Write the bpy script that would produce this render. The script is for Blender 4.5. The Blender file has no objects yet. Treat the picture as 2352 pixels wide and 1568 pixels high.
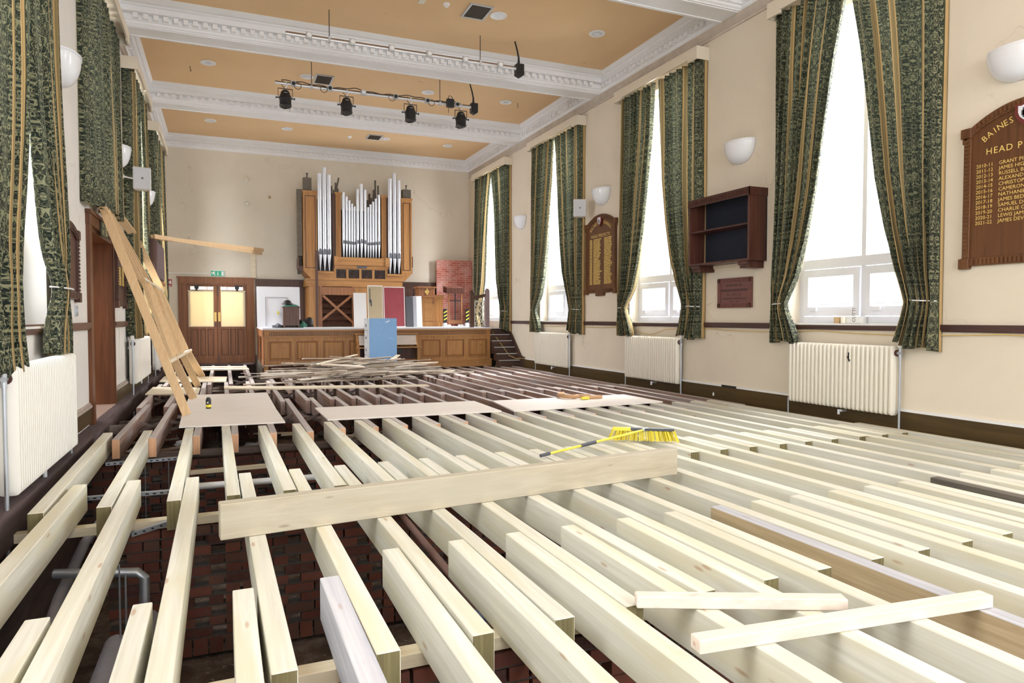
import bpy, bmesh, math, random
from mathutils import Vector, Matrix
random.seed(7)
PI = math.pi
scn = bpy.context.scene
col = scn.collection

# ---------------------------------------------------------------- camera
cam_d = bpy.data.cameras.new('camera'); cam = bpy.data.objects.new('camera', cam_d); col.objects.link(cam)
cam_d.sensor_width = 36.0; cam_d.lens = 36.0 * 1568 / 2352
PITCH = math.atan(54 / 1568.0); YAW = math.atan((661 / 1568.0) * math.cos(PITCH))
cam.location = (0, 0, 1.38)
cam.rotation_euler = (PI / 2 - PITCH, 0, -YAW)
cam_d.clip_start = 0.05; cam_d.clip_end = 200
scn.camera = cam
# ---------------------------------------------------------------- colour and world
scn.view_settings.view_transform = 'Standard'; scn.view_settings.look = 'None'
scn.view_settings.gamma = 1.0; scn.view_settings.use_curve_mapping = False
scn.view_settings.exposure = 2.98
world = bpy.data.worlds.new('sky'); scn.world = world; world.use_nodes = True
wn = world.node_tree.nodes['Background']; wn.inputs[0].default_value = (0.93, 0.96, 1.0, 1); wn.inputs[1].default_value = 0.6
XL, XR, YE, YB = -1.66, 7.88, 22.5, -6.0
WALLT = 0.45
# daylight through each window: (y centre, z0, z1) on both sides, plus fill through unseen windows added behind the camera
WR = [20.1, 15.62, 11.2, 6.8, 2.35, -2.1]
WLW = [20.0, 15.6, 7.12, 2.6, -1.9]
def PW(y): return 300 if y > 18 else 250 if y > 14 else 190 if y > 9 else 115 if y > 5 else 30
def day(name, loc, rot, sx, sy, power):
    l = bpy.data.lights.new(name, 'AREA'); l.shape = 'RECTANGLE'; l.size = sx; l.size_y = sy
    l.energy = power; l.color = (0.95, 0.975, 1.0)
    o = bpy.data.objects.new(name, l); col.objects.link(o); o.location = loc; o.rotation_euler = rot
    return o
for y in WR: day('daylight_right', (XR + 1.75, y, 5.0), (0, math.radians(52), 0), 4.6, 2.1, PW(y))
for y in WLW: day('daylight_left', (XL - 1.75, y, 5.0), (0, math.radians(-52), 0), 4.6, 2.1, PW(y))
day('daylight_left', (XL - 1.3, 11.35, 4.6), (0, math.radians(-75), 0), 2.8, 2.1, 45)
for x in (0.6, 3.1, 5.6): day('fill_back', (x, YB - 1.4, 4.0), (math.radians(72), 0, 0), 2.1, 4.6, 38)  # fill lights added behind the camera to brighten the room

day('daylight_lobby', (-.2, YE + 1.6, 2.9), (math.radians(-35), 0, 0), 2.2, .5, 32)
day('fill_passage', (XL - 1.2, 11.6, 2.9), (0, 0, 0), .8, 1.6, 6)  # weak fill added in the passage, which has no window
# ---------------------------------------------------------------- helpers
class MB:
    def __init__(s): s.v = []; s.f = []; s.m = []; s.uv = None; s.cur = 0
    def quadface(s, idx): s.f.append(tuple(idx)); s.m.append(s.cur)
    def box(s, x0, x1, y0, y1, z0, z1):
        b = len(s.v)
        for z in (z0, z1):
            for (x, y) in ((x0, y0), (x1, y0), (x1, y1), (x0, y1)): s.v.append((x, y, z))
        for q in ((0, 3, 2, 1), (4, 5, 6, 7), (0, 1, 5, 4), (1, 2, 6, 5), (2, 3, 7, 6), (3, 0, 4, 7)): s.quadface([b + i for i in q])
        return s
    def hexa(s, pts):   # 8 points, bottom ring then top ring
        b = len(s.v); s.v += [tuple(p) for p in pts]
        for q in ((0, 3, 2, 1), (4, 5, 6, 7), (0, 1, 5, 4), (1, 2, 6, 5), (2, 3, 7, 6), (3, 0, 4, 7)): s.quadface([b + i for i in q])
        return s
    def bar(s, a, c, w, h, up=(0, 0, 1), ends=None):  # box along a->c, w sideways, h along up
        a = Vector(a); c = Vector(c); d = (c - a).normalized(); up = Vector(up)
        r = d.cross(up)
        if r.length < 1e-4: r = d.cross(Vector((1, 0, 0)))
        r.normalize(); u = r.cross(d).normalized()
        b = len(s.v)
        for p in (a, c):
            for (i, j) in ((-1, -1), (1, -1), (1, 1), (-1, 1)): s.v.append(tuple(p + r * (i * w / 2) + u * (j * h / 2)))
        fs = ((0, 1, 2, 3), (7, 6, 5, 4), (0, 4, 5, 1), (1, 5, 6, 2), (2, 6, 7, 3), (3, 7, 4, 0))
        for n, q in enumerate(fs):
            s.f.append(tuple(b + i for i in q)); s.m.append(ends if (ends is not None and n < 2) else s.cur)
        return s
    def tube(s, pts, r, seg=10, cap=True):
        pts = [Vector(p) for p in pts]; n = len(pts); rs = r if isinstance(r, (list, tuple)) else [r] * n
        prev = None; b = len(s.v)
        for i, p in enumerate(pts):
            d = (pts[min(i + 1, n - 1)] - pts[max(i - 1, 0)]).normalized()
            if prev is None:
                a = d.cross(Vector((0, 0, 1)))
                if a.length < 1e-3: a = d.cross(Vector((1, 0, 0)))
            else: a = prev - d * prev.dot(d)
            a.normalize(); prev = a; c = d.cross(a)
            for k in range(seg):
                t = 2 * PI * k / seg; s.v.append(tuple(p + (a * math.cos(t) + c * math.sin(t)) * rs[i]))
        for i in range(n - 1):
            for k in range(seg):
                k2 = (k + 1) % seg
                s.quadface((b + i * seg + k, b + i * seg + k2, b + (i + 1) * seg + k2, b + (i + 1) * seg + k))
        if cap:
            s.quadface([b + k for k in range(seg)][::-1]); s.quadface([b + (n - 1) * seg + k for k in range(seg)])
        return s
    def lathe(s, prof, c, axis=(0, 0, 1), seg=20, cap=True):  # prof list of (r, h)
        ax = Vector(axis).normalized(); a = ax.cross(Vector((0, 1, 0)))
        if a.length < 1e-3: a = Vector((1, 0, 0))
        a.normalize(); e = ax.cross(a); c = Vector(c); b = len(s.v)
        for (r, h) in prof:
            for k in range(seg):
                t = 2 * PI * k / seg; s.v.append(tuple(c + ax * h + (a * math.cos(t) + e * math.sin(t)) * max(r, 1e-4)))
        for i in range(len(prof) - 1):
            for k in range(seg):
                k2 = (k + 1) % seg; s.quadface((b + i * seg + k, b + i * seg + k2, b + (i + 1) * seg + k2, b + (i + 1) * seg + k))
        if cap:
            s.quadface([b + k for k in range(seg)][::-1]); s.quadface([b + (len(prof) - 1) * seg + k for k in range(seg)])
        return s
    def prism(s, pts, vec):   # polygon (3D points) extruded by vec
        vec = Vector(vec); n = len(pts); b = len(s.v)
        s.v += [tuple(Vector(p)) for p in pts] + [tuple(Vector(p) + vec) for p in pts]
        s.quadface(list(range(b, b + n))[::-1]); s.quadface(list(range(b + n, b + 2 * n)))
        for i in range(n):
            j = (i + 1) % n; s.quadface((b + i, b + j, b + n + j, b + n + i))
        return s
    def sweep(s, prof, path):  # prof: (offset, z) pairs; path: list of ((x,y),(nx,ny)) ; open strip
        n = len(prof); b = len(s.v)
        for (p, nn) in path:
            for (o, z) in prof: s.v.append((p[0] + nn[0] * o, p[1] + nn[1] * o, z))
        for i in range(len(path) - 1):
            for k in range(n - 1): s.quadface((b + i * n + k, b + i * n + k + 1, b + (i + 1) * n + k + 1, b + (i + 1) * n + k))
        return s
    def build(s, name, mat, parent=None, bevel=0.0, smooth=False, loc=None, fixn=True):
        off = Vector((0, 0, 0))
        if parent is not None:
            q = parent
            while q is not None: off += Vector(q.location); q = q.parent
        elif loc is not None: off = Vector(loc)
        me = bpy.data.meshes.new(name)
        me.from_pydata([tuple(Vector(v) - off) for v in s.v], [], s.f)
        mats = mat if isinstance(mat, (list, tuple)) else [mat]
        for m_ in mats: me.materials.append(m_)
        if len(mats) > 1:
            for p, i in zip(me.polygons, s.m): p.material_index = i
        if fixn:
            bm = bmesh.new(); bm.from_mesh(me); bmesh.ops.recalc_face_normals(bm, faces=bm.faces); bm.to_mesh(me); bm.free()
        if s.uv:
            uvl = me.uv_layers.new(name='UVMap')
            for l in me.loops: uvl.data[l.index].uv = s.uv[l.vertex_index]
        if smooth:
            for p in me.polygons: p.use_smooth = True
            if smooth == 'auto':
                try: me.set_sharp_from_angle(angle=math.radians(35))
                except Exception: pass
        o = bpy.data.objects.new(name, me); col.objects.link(o)
        if parent is not None: o.parent = parent
        elif loc is not None: o.location = loc
        if bevel:
            b = o.modifiers.new('bevel', 'BEVEL'); b.width = bevel; b.segments = 1; b.limit_method = 'ANGLE'; b.angle_limit = math.radians(40)
        return o
def tag(o, label=None, cat=None, group=None, kind=None):
    if label: o['label'] = label
    if cat: o['category'] = cat
    if group: o['group'] = group
    if kind: o['kind'] = kind
    return o
def thing(name, label, cat, loc=(0, 0, 0), group=None):
    o = bpy.data.objects.new(name, None); o.empty_display_size = 0.1; col.objects.link(o); o.location = loc
    return tag(o, label, cat, group)
def struct(name, mb, mat, label=None, parent=None, **k):
    o = mb.build(name, mat, parent, **k)
    if parent is None: o['kind'] = 'structure'
    if label: o['label'] = label
    return o
def dup(root, loc, label=None, group=None, rz=None):
    r = root.copy(); col.objects.link(r); r.location = loc
    if rz is not None: r.rotation_euler = (0, 0, rz)
    if label: r['label'] = label
    if group: r['group'] = group
    for ch in list(root.children):
        c = ch.copy(); col.objects.link(c); c.parent = r
        for g in ch.children:
            d = g.copy(); col.objects.link(d); d.parent = c
    return r
def ordinal(n):
    return ['first', 'second', 'third', 'fourth', 'fifth', 'sixth', 'seventh', 'eighth', 'ninth', 'tenth', 'eleventh', 'twelfth', 'thirteenth',
            'fourteenth', 'fifteenth', 'sixteenth', 'seventeenth', 'eighteenth', 'nineteenth', 'twentieth', 'twenty-first', 'twenty-second', 'twenty-third'][n]
def text_into(mb, s, size, org, u, v, align='LEFT', depth=0.002, spacing=1.0, shear=0.0):
    cu = bpy.data.curves.new('t', 'FONT'); cu.body = s; cu.size = size; cu.align_x = align; cu.space_character = spacing; cu.shear = shear
    cu.resolution_u = 2
    ob = bpy.data.objects.new('t', cu); col.objects.link(ob)
    bpy.context.view_layer.update()
    dg = bpy.context.evaluated_depsgraph_get(); me = bpy.data.meshes.new_from_object(ob.evaluated_get(dg))
    u = Vector(u); v = Vector(v); n = u.cross(v).normalized(); org = Vector(org); b = len(mb.v)
    for q in me.vertices: mb.v.append(tuple(org + u * q.co.x + v * q.co.y + n * depth))
    for p in me.polygons: mb.f.append(tuple(b + i for i in p.vertices)); mb.m.append(mb.cur)
    bpy.data.objects.remove(ob); bpy.data.curves.remove(cu); bpy.data.meshes.remove(me)

# ---------------------------------------------------------------- materials
class N:
    def __init__(s, name, rough=0.6, base=(0.8, 0.8, 0.8), metal=0.0, spec=None):
        s.mat = bpy.data.materials.new(name); s.mat.use_nodes = True; s.t = s.mat.node_tree
        s.b = s.t.nodes['Principled BSDF']; s.b.inputs['Roughness'].default_value = rough
        s.b.inputs['Base Color'].default_value = (*base, 1); s.b.inputs['Metallic'].default_value = metal
        if spec is not None: s.b.inputs['Specular IOR Level'].default_value = spec
    def n(s, typ, **kw):
        q = s.t.nodes.new(typ)
        for k, v in kw.items(): setattr(q, k, v)
        return q
    def l(s, a, b): s.t.links.new(a, b)
    def coord(s, kind='Object', scale=(1, 1, 1), rand=0.0, rot=(0, 0, 0)):
        tc = s.n('ShaderNodeTexCoord'); mp = s.n('ShaderNodeMapping'); mp.inputs['Scale'].default_value = scale; mp.inputs['Rotation'].default_value = rot
        s.l(tc.outputs[kind], mp.inputs['Vector'])
        if rand:
            oi = s.n('ShaderNodeObjectInfo'); m = s.n('ShaderNodeMath', operation='MULTIPLY'); m.inputs[1].default_value = rand
            s.l(oi.outputs['Random'], m.inputs[0])
            va = s.n('ShaderNodeVectorMath', operation='ADD'); s.l(mp.outputs[0], va.inputs[0]); s.l(m.outputs[0], va.inputs[1]); return va.outputs[0]
        return mp.outputs[0]
    def noise(s, vec, scale=1, detail=4, dist=0.0, rough=0.5):
        q = s.n('ShaderNodeTexNoise'); q.inputs['Scale'].default_value = scale; q.inputs['Detail'].default_value = detail
        q.inputs['Distortion'].default_value = dist; q.inputs['Roughness'].default_value = rough; s.l(vec, q.inputs['Vector']); return q.outputs[0]
    def ramp(s, fac, stops, interp='LINEAR'):
        r = s.n('ShaderNodeValToRGB'); r.color_ramp.interpolation = interp
        e = r.color_ramp.elements
        while len(e) < len(stops): e.new(0.5)
        for q, (p, c) in zip(e, stops): q.position = p; q.color = (c[0], c[1], c[2], 1) if isinstance(c, (tuple, list)) else (c, c, c, 1)
        s.l(fac, r.inputs[0]); return r.outputs[0]
    def mix(s, fac, a, b, typ='MIX'):
        m = s.n('ShaderNodeMix', data_type='RGBA', blend_type=typ)
        for sock, val in ((m.inputs[0], fac), (m.inputs[6], a), (m.inputs[7], b)):
            if hasattr(val, 'links'): s.l(val, sock)
            elif isinstance(val, (tuple, list)): sock.default_value = (*val[:3], 1)
            else: sock.default_value = val
        return m.outputs[2]
    def math(s, op, a, b=None, c=None):
        m = s.n('ShaderNodeMath', operation=op)
        for sock, val in zip(m.inputs, (a, b, c)):
            if val is None: continue
            if hasattr(val, 'links'): s.l(val, sock)
            else: sock.default_value = val
        return m.outputs[0]
    def base(s, c): s.l(c, s.b.inputs['Base Color']); return s
    def bump(s, h, strength=0.3, dist=0.01):
        b = s.n('ShaderNodeBump'); b.inputs['Strength'].default_value = strength; b.inputs['Distance'].default_value = dist
        s.l(h, b.inputs['Height']); s.l(b.outputs[0], s.b.inputs['Normal']); return s
def plain(name, c, rough=0.5, metal=0.0, spec=None, var=0.0):
    m = N(name, rough, c, metal, spec)
    if var:
        f = m.noise(m.coord('Object', (6, 6, 6), 5.0), 1, 5)
        m.base(m.mix(f, tuple(q * (1 - var) for q in c), tuple(min(1, q * (1 + var)) for q in c)))
    return m.mat
def wood(name, c1, c2, axis='y', rough=0.6, fine=26, island=0.0, objr=0.12, knots=0.0, kcol=(0.35, 0.16, 0.06), spec=0.35, streak=None, c3=None):
    m = N(name, rough, c1, 0, spec)
    lo, hi = 0.9, fine
    sc = {'x': (lo, hi, hi), 'y': (hi, lo, hi), 'z': (hi, hi, lo)}[axis]
    v = m.coord('Object', sc, 13.0)
    f = m.noise(v, 1.0, 6, 0.6, 0.6)
    c = m.ramp(f, [(0.3, c1), (0.52, tuple((a + b) / 2 for a, b in zip(c1, c2))), (0.72, c2)])
    sc2 = tuple(q * 0.16 if q == hi else q * 0.5 for q in sc)
    g = m.noise(m.coord('Object', sc2, 29.0), 1.0, 3, 1.2)
    if c3 is not None: c = m.mix(m.ramp(g, [(0.45, 0.0), (0.68, 1.0)]), c, c3)
    if knots:
        ks = {'x': (2.0, 8, 8), 'y': (8, 2.0, 8), 'z': (8, 8, 2.0)}[axis]
        vo = m.n('ShaderNodeTexVoronoi'); vo.inputs['Scale'].default_value = 1.0; m.l(m.coord('Object', ks, 17.0), vo.inputs['Vector'])
        k = m.ramp(vo.outputs['Distance'], [(0.0, 1.0), (0.06, 0.8), (0.11, 0.0)])
        k = m.math('MULTIPLY', k, knots); c = m.mix(k, c, kcol)
    oi = m.n('ShaderNodeObjectInfo'); geo = m.n('ShaderNodeNewGeometry')
    val = m.math('MULTIPLY_ADD', oi.outputs['Random'], 2 * objr, 1 - objr)
    if island:
        iv = m.math('MULTIPLY_ADD', geo.outputs['Random Per Island'], 2 * island, 1 - island); val = m.math('MULTIPLY', val, iv)
    hs = m.n('ShaderNodeHueSaturation'); m.l(val, hs.inputs['Value']); m.l(c, hs.inputs['Color']); m.base(hs.outputs[0])
    m.bump(f, 0.15, 0.004)
    return m.mat
M = {}
M['joist'] = wood('new_pine', (0.61, 0.59, 0.49), (0.80, 0.785, 0.695), 'y', 0.65, knots=0.7, kcol=(0.42, 0.24, 0.12), c3=(0.66, 0.62, 0.46), objr=0.07)
M['joist_x'] = wood('new_pine_across', (0.60, 0.53, 0.38), (0.76, 0.69, 0.52), 'x', 0.65, knots=0.7, kcol=(0.32, 0.2, 0.1), c3=(0.66, 0.56, 0.40))
M['beamgrey'] = wood('weathered_beam', (0.46, 0.40, 0.29), (0.62, 0.56, 0.43), 'x', 0.7, fine=18, knots=.6, kcol=(.2, .14, .08), c3=(.52, .48, .38))
M['endgrain'] = wood('end_grain_green', (0.12, 0.10, 0.045), (0.22, 0.19, 0.09), 'z', 0.8, fine=40)
M['endcut'] = wood('end_grain_orange', (0.55, 0.30, 0.17), (0.68, 0.42, 0.26), 'z', 0.8, fine=40)
M['stained'] = wood('black_stained_joist', (0.09, 0.08, 0.07), (0.2, 0.17, 0.13), 'y', 0.7)
M['bluish'] = wood('weathered_bluish_joist', (0.40, 0.41, 0.46), (0.62, 0.61, 0.62), 'y', 0.7, knots=.4)
M['brownj'] = wood('brown_faced_joist', (0.46, 0.34, 0.19), (0.66, 0.52, 0.33), 'y', 0.7, knots=.9, kcol=(.2, .1, .05), c3=(.36, .28, .16))
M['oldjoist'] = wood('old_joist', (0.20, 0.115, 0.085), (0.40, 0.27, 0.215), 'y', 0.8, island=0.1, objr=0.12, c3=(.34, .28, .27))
M['oldtop_lit'] = wood('old_joist_top_lit', (0.42, 0.37, 0.35), (0.62, 0.57, 0.54), 'y', 0.8, objr=.1)  # paler than the sides: bright light on the tops put into the colour
M['strut'] = wood('dark_strut', (0.10, 0.075, 0.065), (0.22, 0.17, 0.15), 'x', 0.8)
M['ply'] = wood('plywood', (0.83, 0.76, 0.69), (0.90, 0.86, 0.81), 'x', 0.6, fine=14, objr=0.03, c3=(.86, .79, .73))
M['plank'] = wood('pale_plank', (0.70, 0.60, 0.44), (0.86, 0.78, 0.62), 'x', 0.6, knots=.5, objr=.08)
M['stud'] = wood('pine_stud', (0.70, 0.47, 0.25), (0.82, 0.60, 0.36), 'z', 0.6, knots=0.8, kcol=(.38, .18, .07), objr=.13, island=.0)
M['batten'] = wood('pine_batten', (0.74, 0.62, 0.52), (0.86, 0.77, 0.68), 'x', 0.6, knots=.7, kcol=(.5, .25, .15))
M['debris'] = wood('broken_board', (0.30, 0.24, 0.19), (0.74, 0.67, 0.58), 'x', 0.8, fine=10, objr=0.35, c3=(.40, .30, .22))
M['oak'] = wood('golden_oak', (0.27, 0.115, 0.03), (0.52, 0.265, 0.095), 'z', 0.42, fine=34, c3=(.42, .21, .07), objr=.03)
M['oakx'] = wood('golden_oak_rail', (0.27, 0.115, 0.03), (0.52, 0.265, 0.095), 'x', 0.42, fine=34, c3=(.42, .21, .07), objr=.03)
M['door'] = wood('door_oak', (0.20, 0.075, 0.03), (0.36, 0.155, 0.065), 'z', 0.4, fine=30, objr=.05)
M['jamb'] = wood('dark_door_lining', (0.085, 0.028, 0.010), (0.19, 0.068, 0.026), 'z', 0.35, fine=12, objr=.02)
M['dark'] = wood('dark_stained_wood', (0.06, 0.028, 0.02), (0.15, 0.07, 0.045), 'z', 0.4, fine=26, objr=.05)
M['darky'] = wood('dark_rail_wood', (0.055, 0.026, 0.022), (0.12, 0.06, 0.05), 'y', 0.35, fine=26)
M['mahog'] = wood('mahogany', (0.045, 0.016, 0.011), (0.115, 0.042, 0.028), 'z', 0.35, fine=30)
M['board'] = wood('honours_board_oak', (0.085, 0.034, 0.012), (0.19, 0.078, 0.028), 'z', 0.38, fine=22, c3=(.13, .052, .019))
M['plaque'] = plain('red_brown_plaque', (0.17, 0.06, 0.05), .4, var=.15)
M['skirt'] = wood('olive_brown_skirting', (0.05, 0.03, 0.009), (0.095, 0.058, 0.018), 'y', 0.45, fine=10)
M['black'] = plain('black', (0.012, 0.012, 0.013), .45)
M['darkvoid'] = plain('dark_navy_back', (0.012, 0.016, 0.03), .8)
M['charcoal'] = plain('charcoal_plastic', (0.07, 0.075, 0.09), .5)
M['steel'] = plain('galvanised_steel', (0.52, 0.56, 0.62), .42, .8, var=.15)
M['alu'] = plain('silver_bar', (0.78, 0.80, 0.84), .35, .5)
M['gold'] = plain('gold_lettering', (0.86, 0.62, 0.18), .45)
M['white'] = plain('white_gloss', (0.86, 0.86, 0.86), .35)
M['frame'] = plain('white_upvc', (0.80, 0.81, 0.86), .35)
M['lampglass'] = plain('opal_white', (0.84, 0.86, 0.90), .18, var=.01)
M['orn'] = plain('white_plaster_ornament', (0.88, 0.88, 0.89), .6, var=.03)
M['rad'] = plain('cream_radiator', (0.80, 0.76, 0.66), .3)
M['radw'] = plain('white_radiator', (0.86, 0.85, 0.80), .3)
M['brass'] = plain('brass', (0.6, 0.42, 0.14), .35, .8)
M['blue'] = plain('blue_cabinet_paint', (0.17, 0.33, 0.57), .4, var=.05)
M['grey'] = plain('cabinet_grey', (0.56, 0.57, 0.58), .4)
M['speaker'] = plain('speaker_white', (0.76, 0.75, 0.72), .5)
M['grille'] = plain('speaker_grille', (0.62, 0.63, 0.66), .6)
M['yellow'] = plain('yellow', (0.85, 0.72, 0.07), .4)
M['green'] = plain('sign_green', (0.01, 0.42, 0.24), .4)
M['crest'] = plain('crest_red', (.16, .025, .02), .4)
M['red'] = plain('sign_red', (0.45, 0.03, 0.03), .4)
M['wb'] = plain('whiteboard', (0.80, 0.82, 0.88), .3)
M['pipe'] = plain('organ_pipe_zinc', (0.66, 0.68, 0.73), .36, .35)
M['pipemouth'] = plain('organ_pipe_mouth', (0.13, 0.14, 0.17), .5)
M['maroon'] = plain('maroon_felt', (0.34, 0.07, 0.085), .9, var=.15)
M['tan2'] = 0
M['tan'] = plain('tan_felt', (0.55, 0.46, 0.30), .9, var=.06)
M['gpipe'] = plain('lagged_grey_pipe', (0.25, 0.24, 0.27), .7, var=.3)
M['hose'] = plain('blue_grey_hose', (0.22, 0.25, 0.38), .5, var=.2)
M['copper'] = plain('pinkish_conduit', (0.36, 0.22, 0.19), .5)
M['cable'] = plain('yellow_cable', (0.65, 0.45, 0.12), .5)
M['paper'] = plain('pale_paper', (0.75, 0.74, 0.72), .7)
M['cardboard'] = plain('cardboard', (0.5, 0.34, 0.17), .8)
M['gfelt'] = plain('green_baize', (0.05, 0.16, 0.11), .9)
M['oakdoor'] = M['door']
M['latt'] = plain('cream_lattice', (0.78, 0.74, 0.62), .5)
M['stagetop'] = plain('pale_grey_stage_top', (0.66, 0.66, 0.70), .5, var=.05)
M['vent'] = plain('dark_vent', (0.075, 0.06, 0.045), .7)
M['leather'] = plain('tan_leather', (0.55, 0.33, 0.17), .6)
M['stairw'] = wood('dark_stair', (0.05, 0.025, 0.018), (0.10, 0.055, 0.04), 'x', .5)

def mk_wall(name, c, stain=(0.50, 0.36, 0.24), amt=0.5, lower=None):
    m = N(name, 0.75, c, 0, .25)
    v = m.coord('Object', (1, 1, 1))
    f = m.noise(v, 0.7, 6, .4, .6)
    cc = m.mix(m.ramp(f, [(0.35, 0.0), (0.75, 1.0)]), c, tuple(q * 0.9 for q in c))
    s1 = m.ramp(m.noise(v, 0.55, 3, .2), [(0.60, 0.0), (0.74, 1.0)])
    s2 = m.ramp(m.noise(v, 9.0, 5, 1.0, .7), [(0.56, 0.0), (0.72, 1.0)])
    st = m.math('MULTIPLY', m.math('MULTIPLY', s1, s2), amt)
    cc = m.mix(st, cc, stain)
    # hairline cracks
    vo = m.n('ShaderNodeTexVoronoi', feature='DISTANCE_TO_EDGE'); vo.inputs['Scale'].default_value = 0.42
    dv = m.n('ShaderNodeVectorMath', operation='ADD'); m.l(v, dv.inputs[0])
    nn = m.n('ShaderNodeTexNoise'); nn.inputs['Scale'].default_value = 2.2; m.l(v, nn.inputs['Vector']); m.l(nn.outputs[1], dv.inputs[1]); m.l(dv.outputs[0], vo.inputs['Vector'])
    cr = m.ramp(vo.outputs['Distance'], [(0.0, 0.35), (0.0045, 0.0)])
    gate = m.ramp(m.noise(v, 0.5, 2), [(0.5, 0.0), (0.6, 1.0)])
    cc = m.mix(m.math('MULTIPLY', cr, gate), cc, tuple(q * .6 for q in stain))
    m.base(cc); m.bump(m.noise(v, 60, 3), .06, .003)
    return m.mat
M['wall'] = mk_wall('cream_plaster', (0.80, 0.715, 0.585), amt=.6)
M['wallend'] = mk_wall('cream_plaster_end', (0.78, 0.72, 0.61), amt=.15)
M['walll'] = mk_wall('offwhite_plaster_left', (0.80, 0.77, 0.72), amt=.25)
def mk_ceil():
    m = N('ochre_ceiling_paper', .8, (0.6, .36, .15), 0, .2)
    v = m.coord('Object', (1, 1, 1)); f = m.noise(v, .5, 5, .5, .6)
    c = m.mix(m.ramp(f, [(.3, 0.), (.7, 1.)]), (0.78, 0.54, 0.30), (0.83, 0.59, 0.35))
    p = m.ramp(m.noise(v, 5, 4, .8), [(.70, 0.), (.74, 1.)]); c = m.mix(m.math('MULTIPLY', p, .5), c, (.55, .34, .16))
    m.base(c); m.bump(m.noise(v, 35, 3), .12, .003); return m.mat
M['ceil'] = mk_ceil()
def mk_brick():
    m = N('old_red_brick', .9, (.25, .09, .06), 0, .2)
    geo = m.n('ShaderNodeNewGeometry')
    c = m.ramp(geo.outputs['Random Per Island'], [(0., (.07, .032, .028)), (.35, (.14, .05, .036)), (.65, (.20, .072, .048)), (1., (.11, .065, .05))])
    f = m.noise(m.coord('Object', (1, 1, 1)), 14, 6, 0, .7)
    c = m.mix(m.ramp(f, [(.45, 0.), (.75, .7)]), c, (.10, .075, .065))
    m.base(c); m.bump(f, .6, .01); return m.mat
M['brick'] = mk_brick()
M['mortar'] = plain('grey_mortar', (.08, .07, .065), .9, var=.3)
def mk_dirt():
    m = N('rubble_dirt', .95, (.1, .08, .07), 0, .1)
    v = m.coord('Object', (1, 1, 1)); f = m.noise(v, 2.5, 8, .3, .7); g = m.noise(v, 18, 6, 0, .7)
    c = m.ramp(f, [(.3, (.05, .035, .03)), (.5, (.13, .095, .075)), (.7, (.25, .20, .17))])
    c = m.mix(m.ramp(g, [(.6, 0.), (.68, .7)]), c, (.42, .36, .32)); m.base(c); m.bump(g, .8, .03); return m.mat
M['dirt'] = mk_dirt()
M['ledge'] = wood('sooty_ledge', (0.085, 0.06, 0.06), (0.20, 0.15, 0.15), 'y', .85, fine=6)
def mk_brickprint():
    m = N('printed_brick_panel', .7, (.4, .15, .1), 0, .2)
    b = m.n('ShaderNodeTexBrick'); v = m.coord('Object', (1, 1, 1), rot=(PI / 2, 0, 0)); m.l(v, b.inputs['Vector'])
    b.inputs['Color1'].default_value = (.42, .10, .07, 1); b.inputs['Color2'].default_value = (.56, .19, .14, 1); b.inputs['Mortar'].default_value = (.55, .42, .38, 1)
    b.inputs['Scale'].default_value = 1; b.inputs['Brick Width'].default_value = .21; b.inputs['Row Height'].default_value = .072; b.inputs['Mortar Size'].default_value = .006
    f = m.noise(m.coord('Object', (1, 1, 1)), 3, 5); c = m.mix(m.ramp(f, [(.45, 0.), (.75, .5)]), b.outputs[0], (.66, .55, .52)); m.base(c); return m.mat
M['bprint'] = mk_brickprint()
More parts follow.
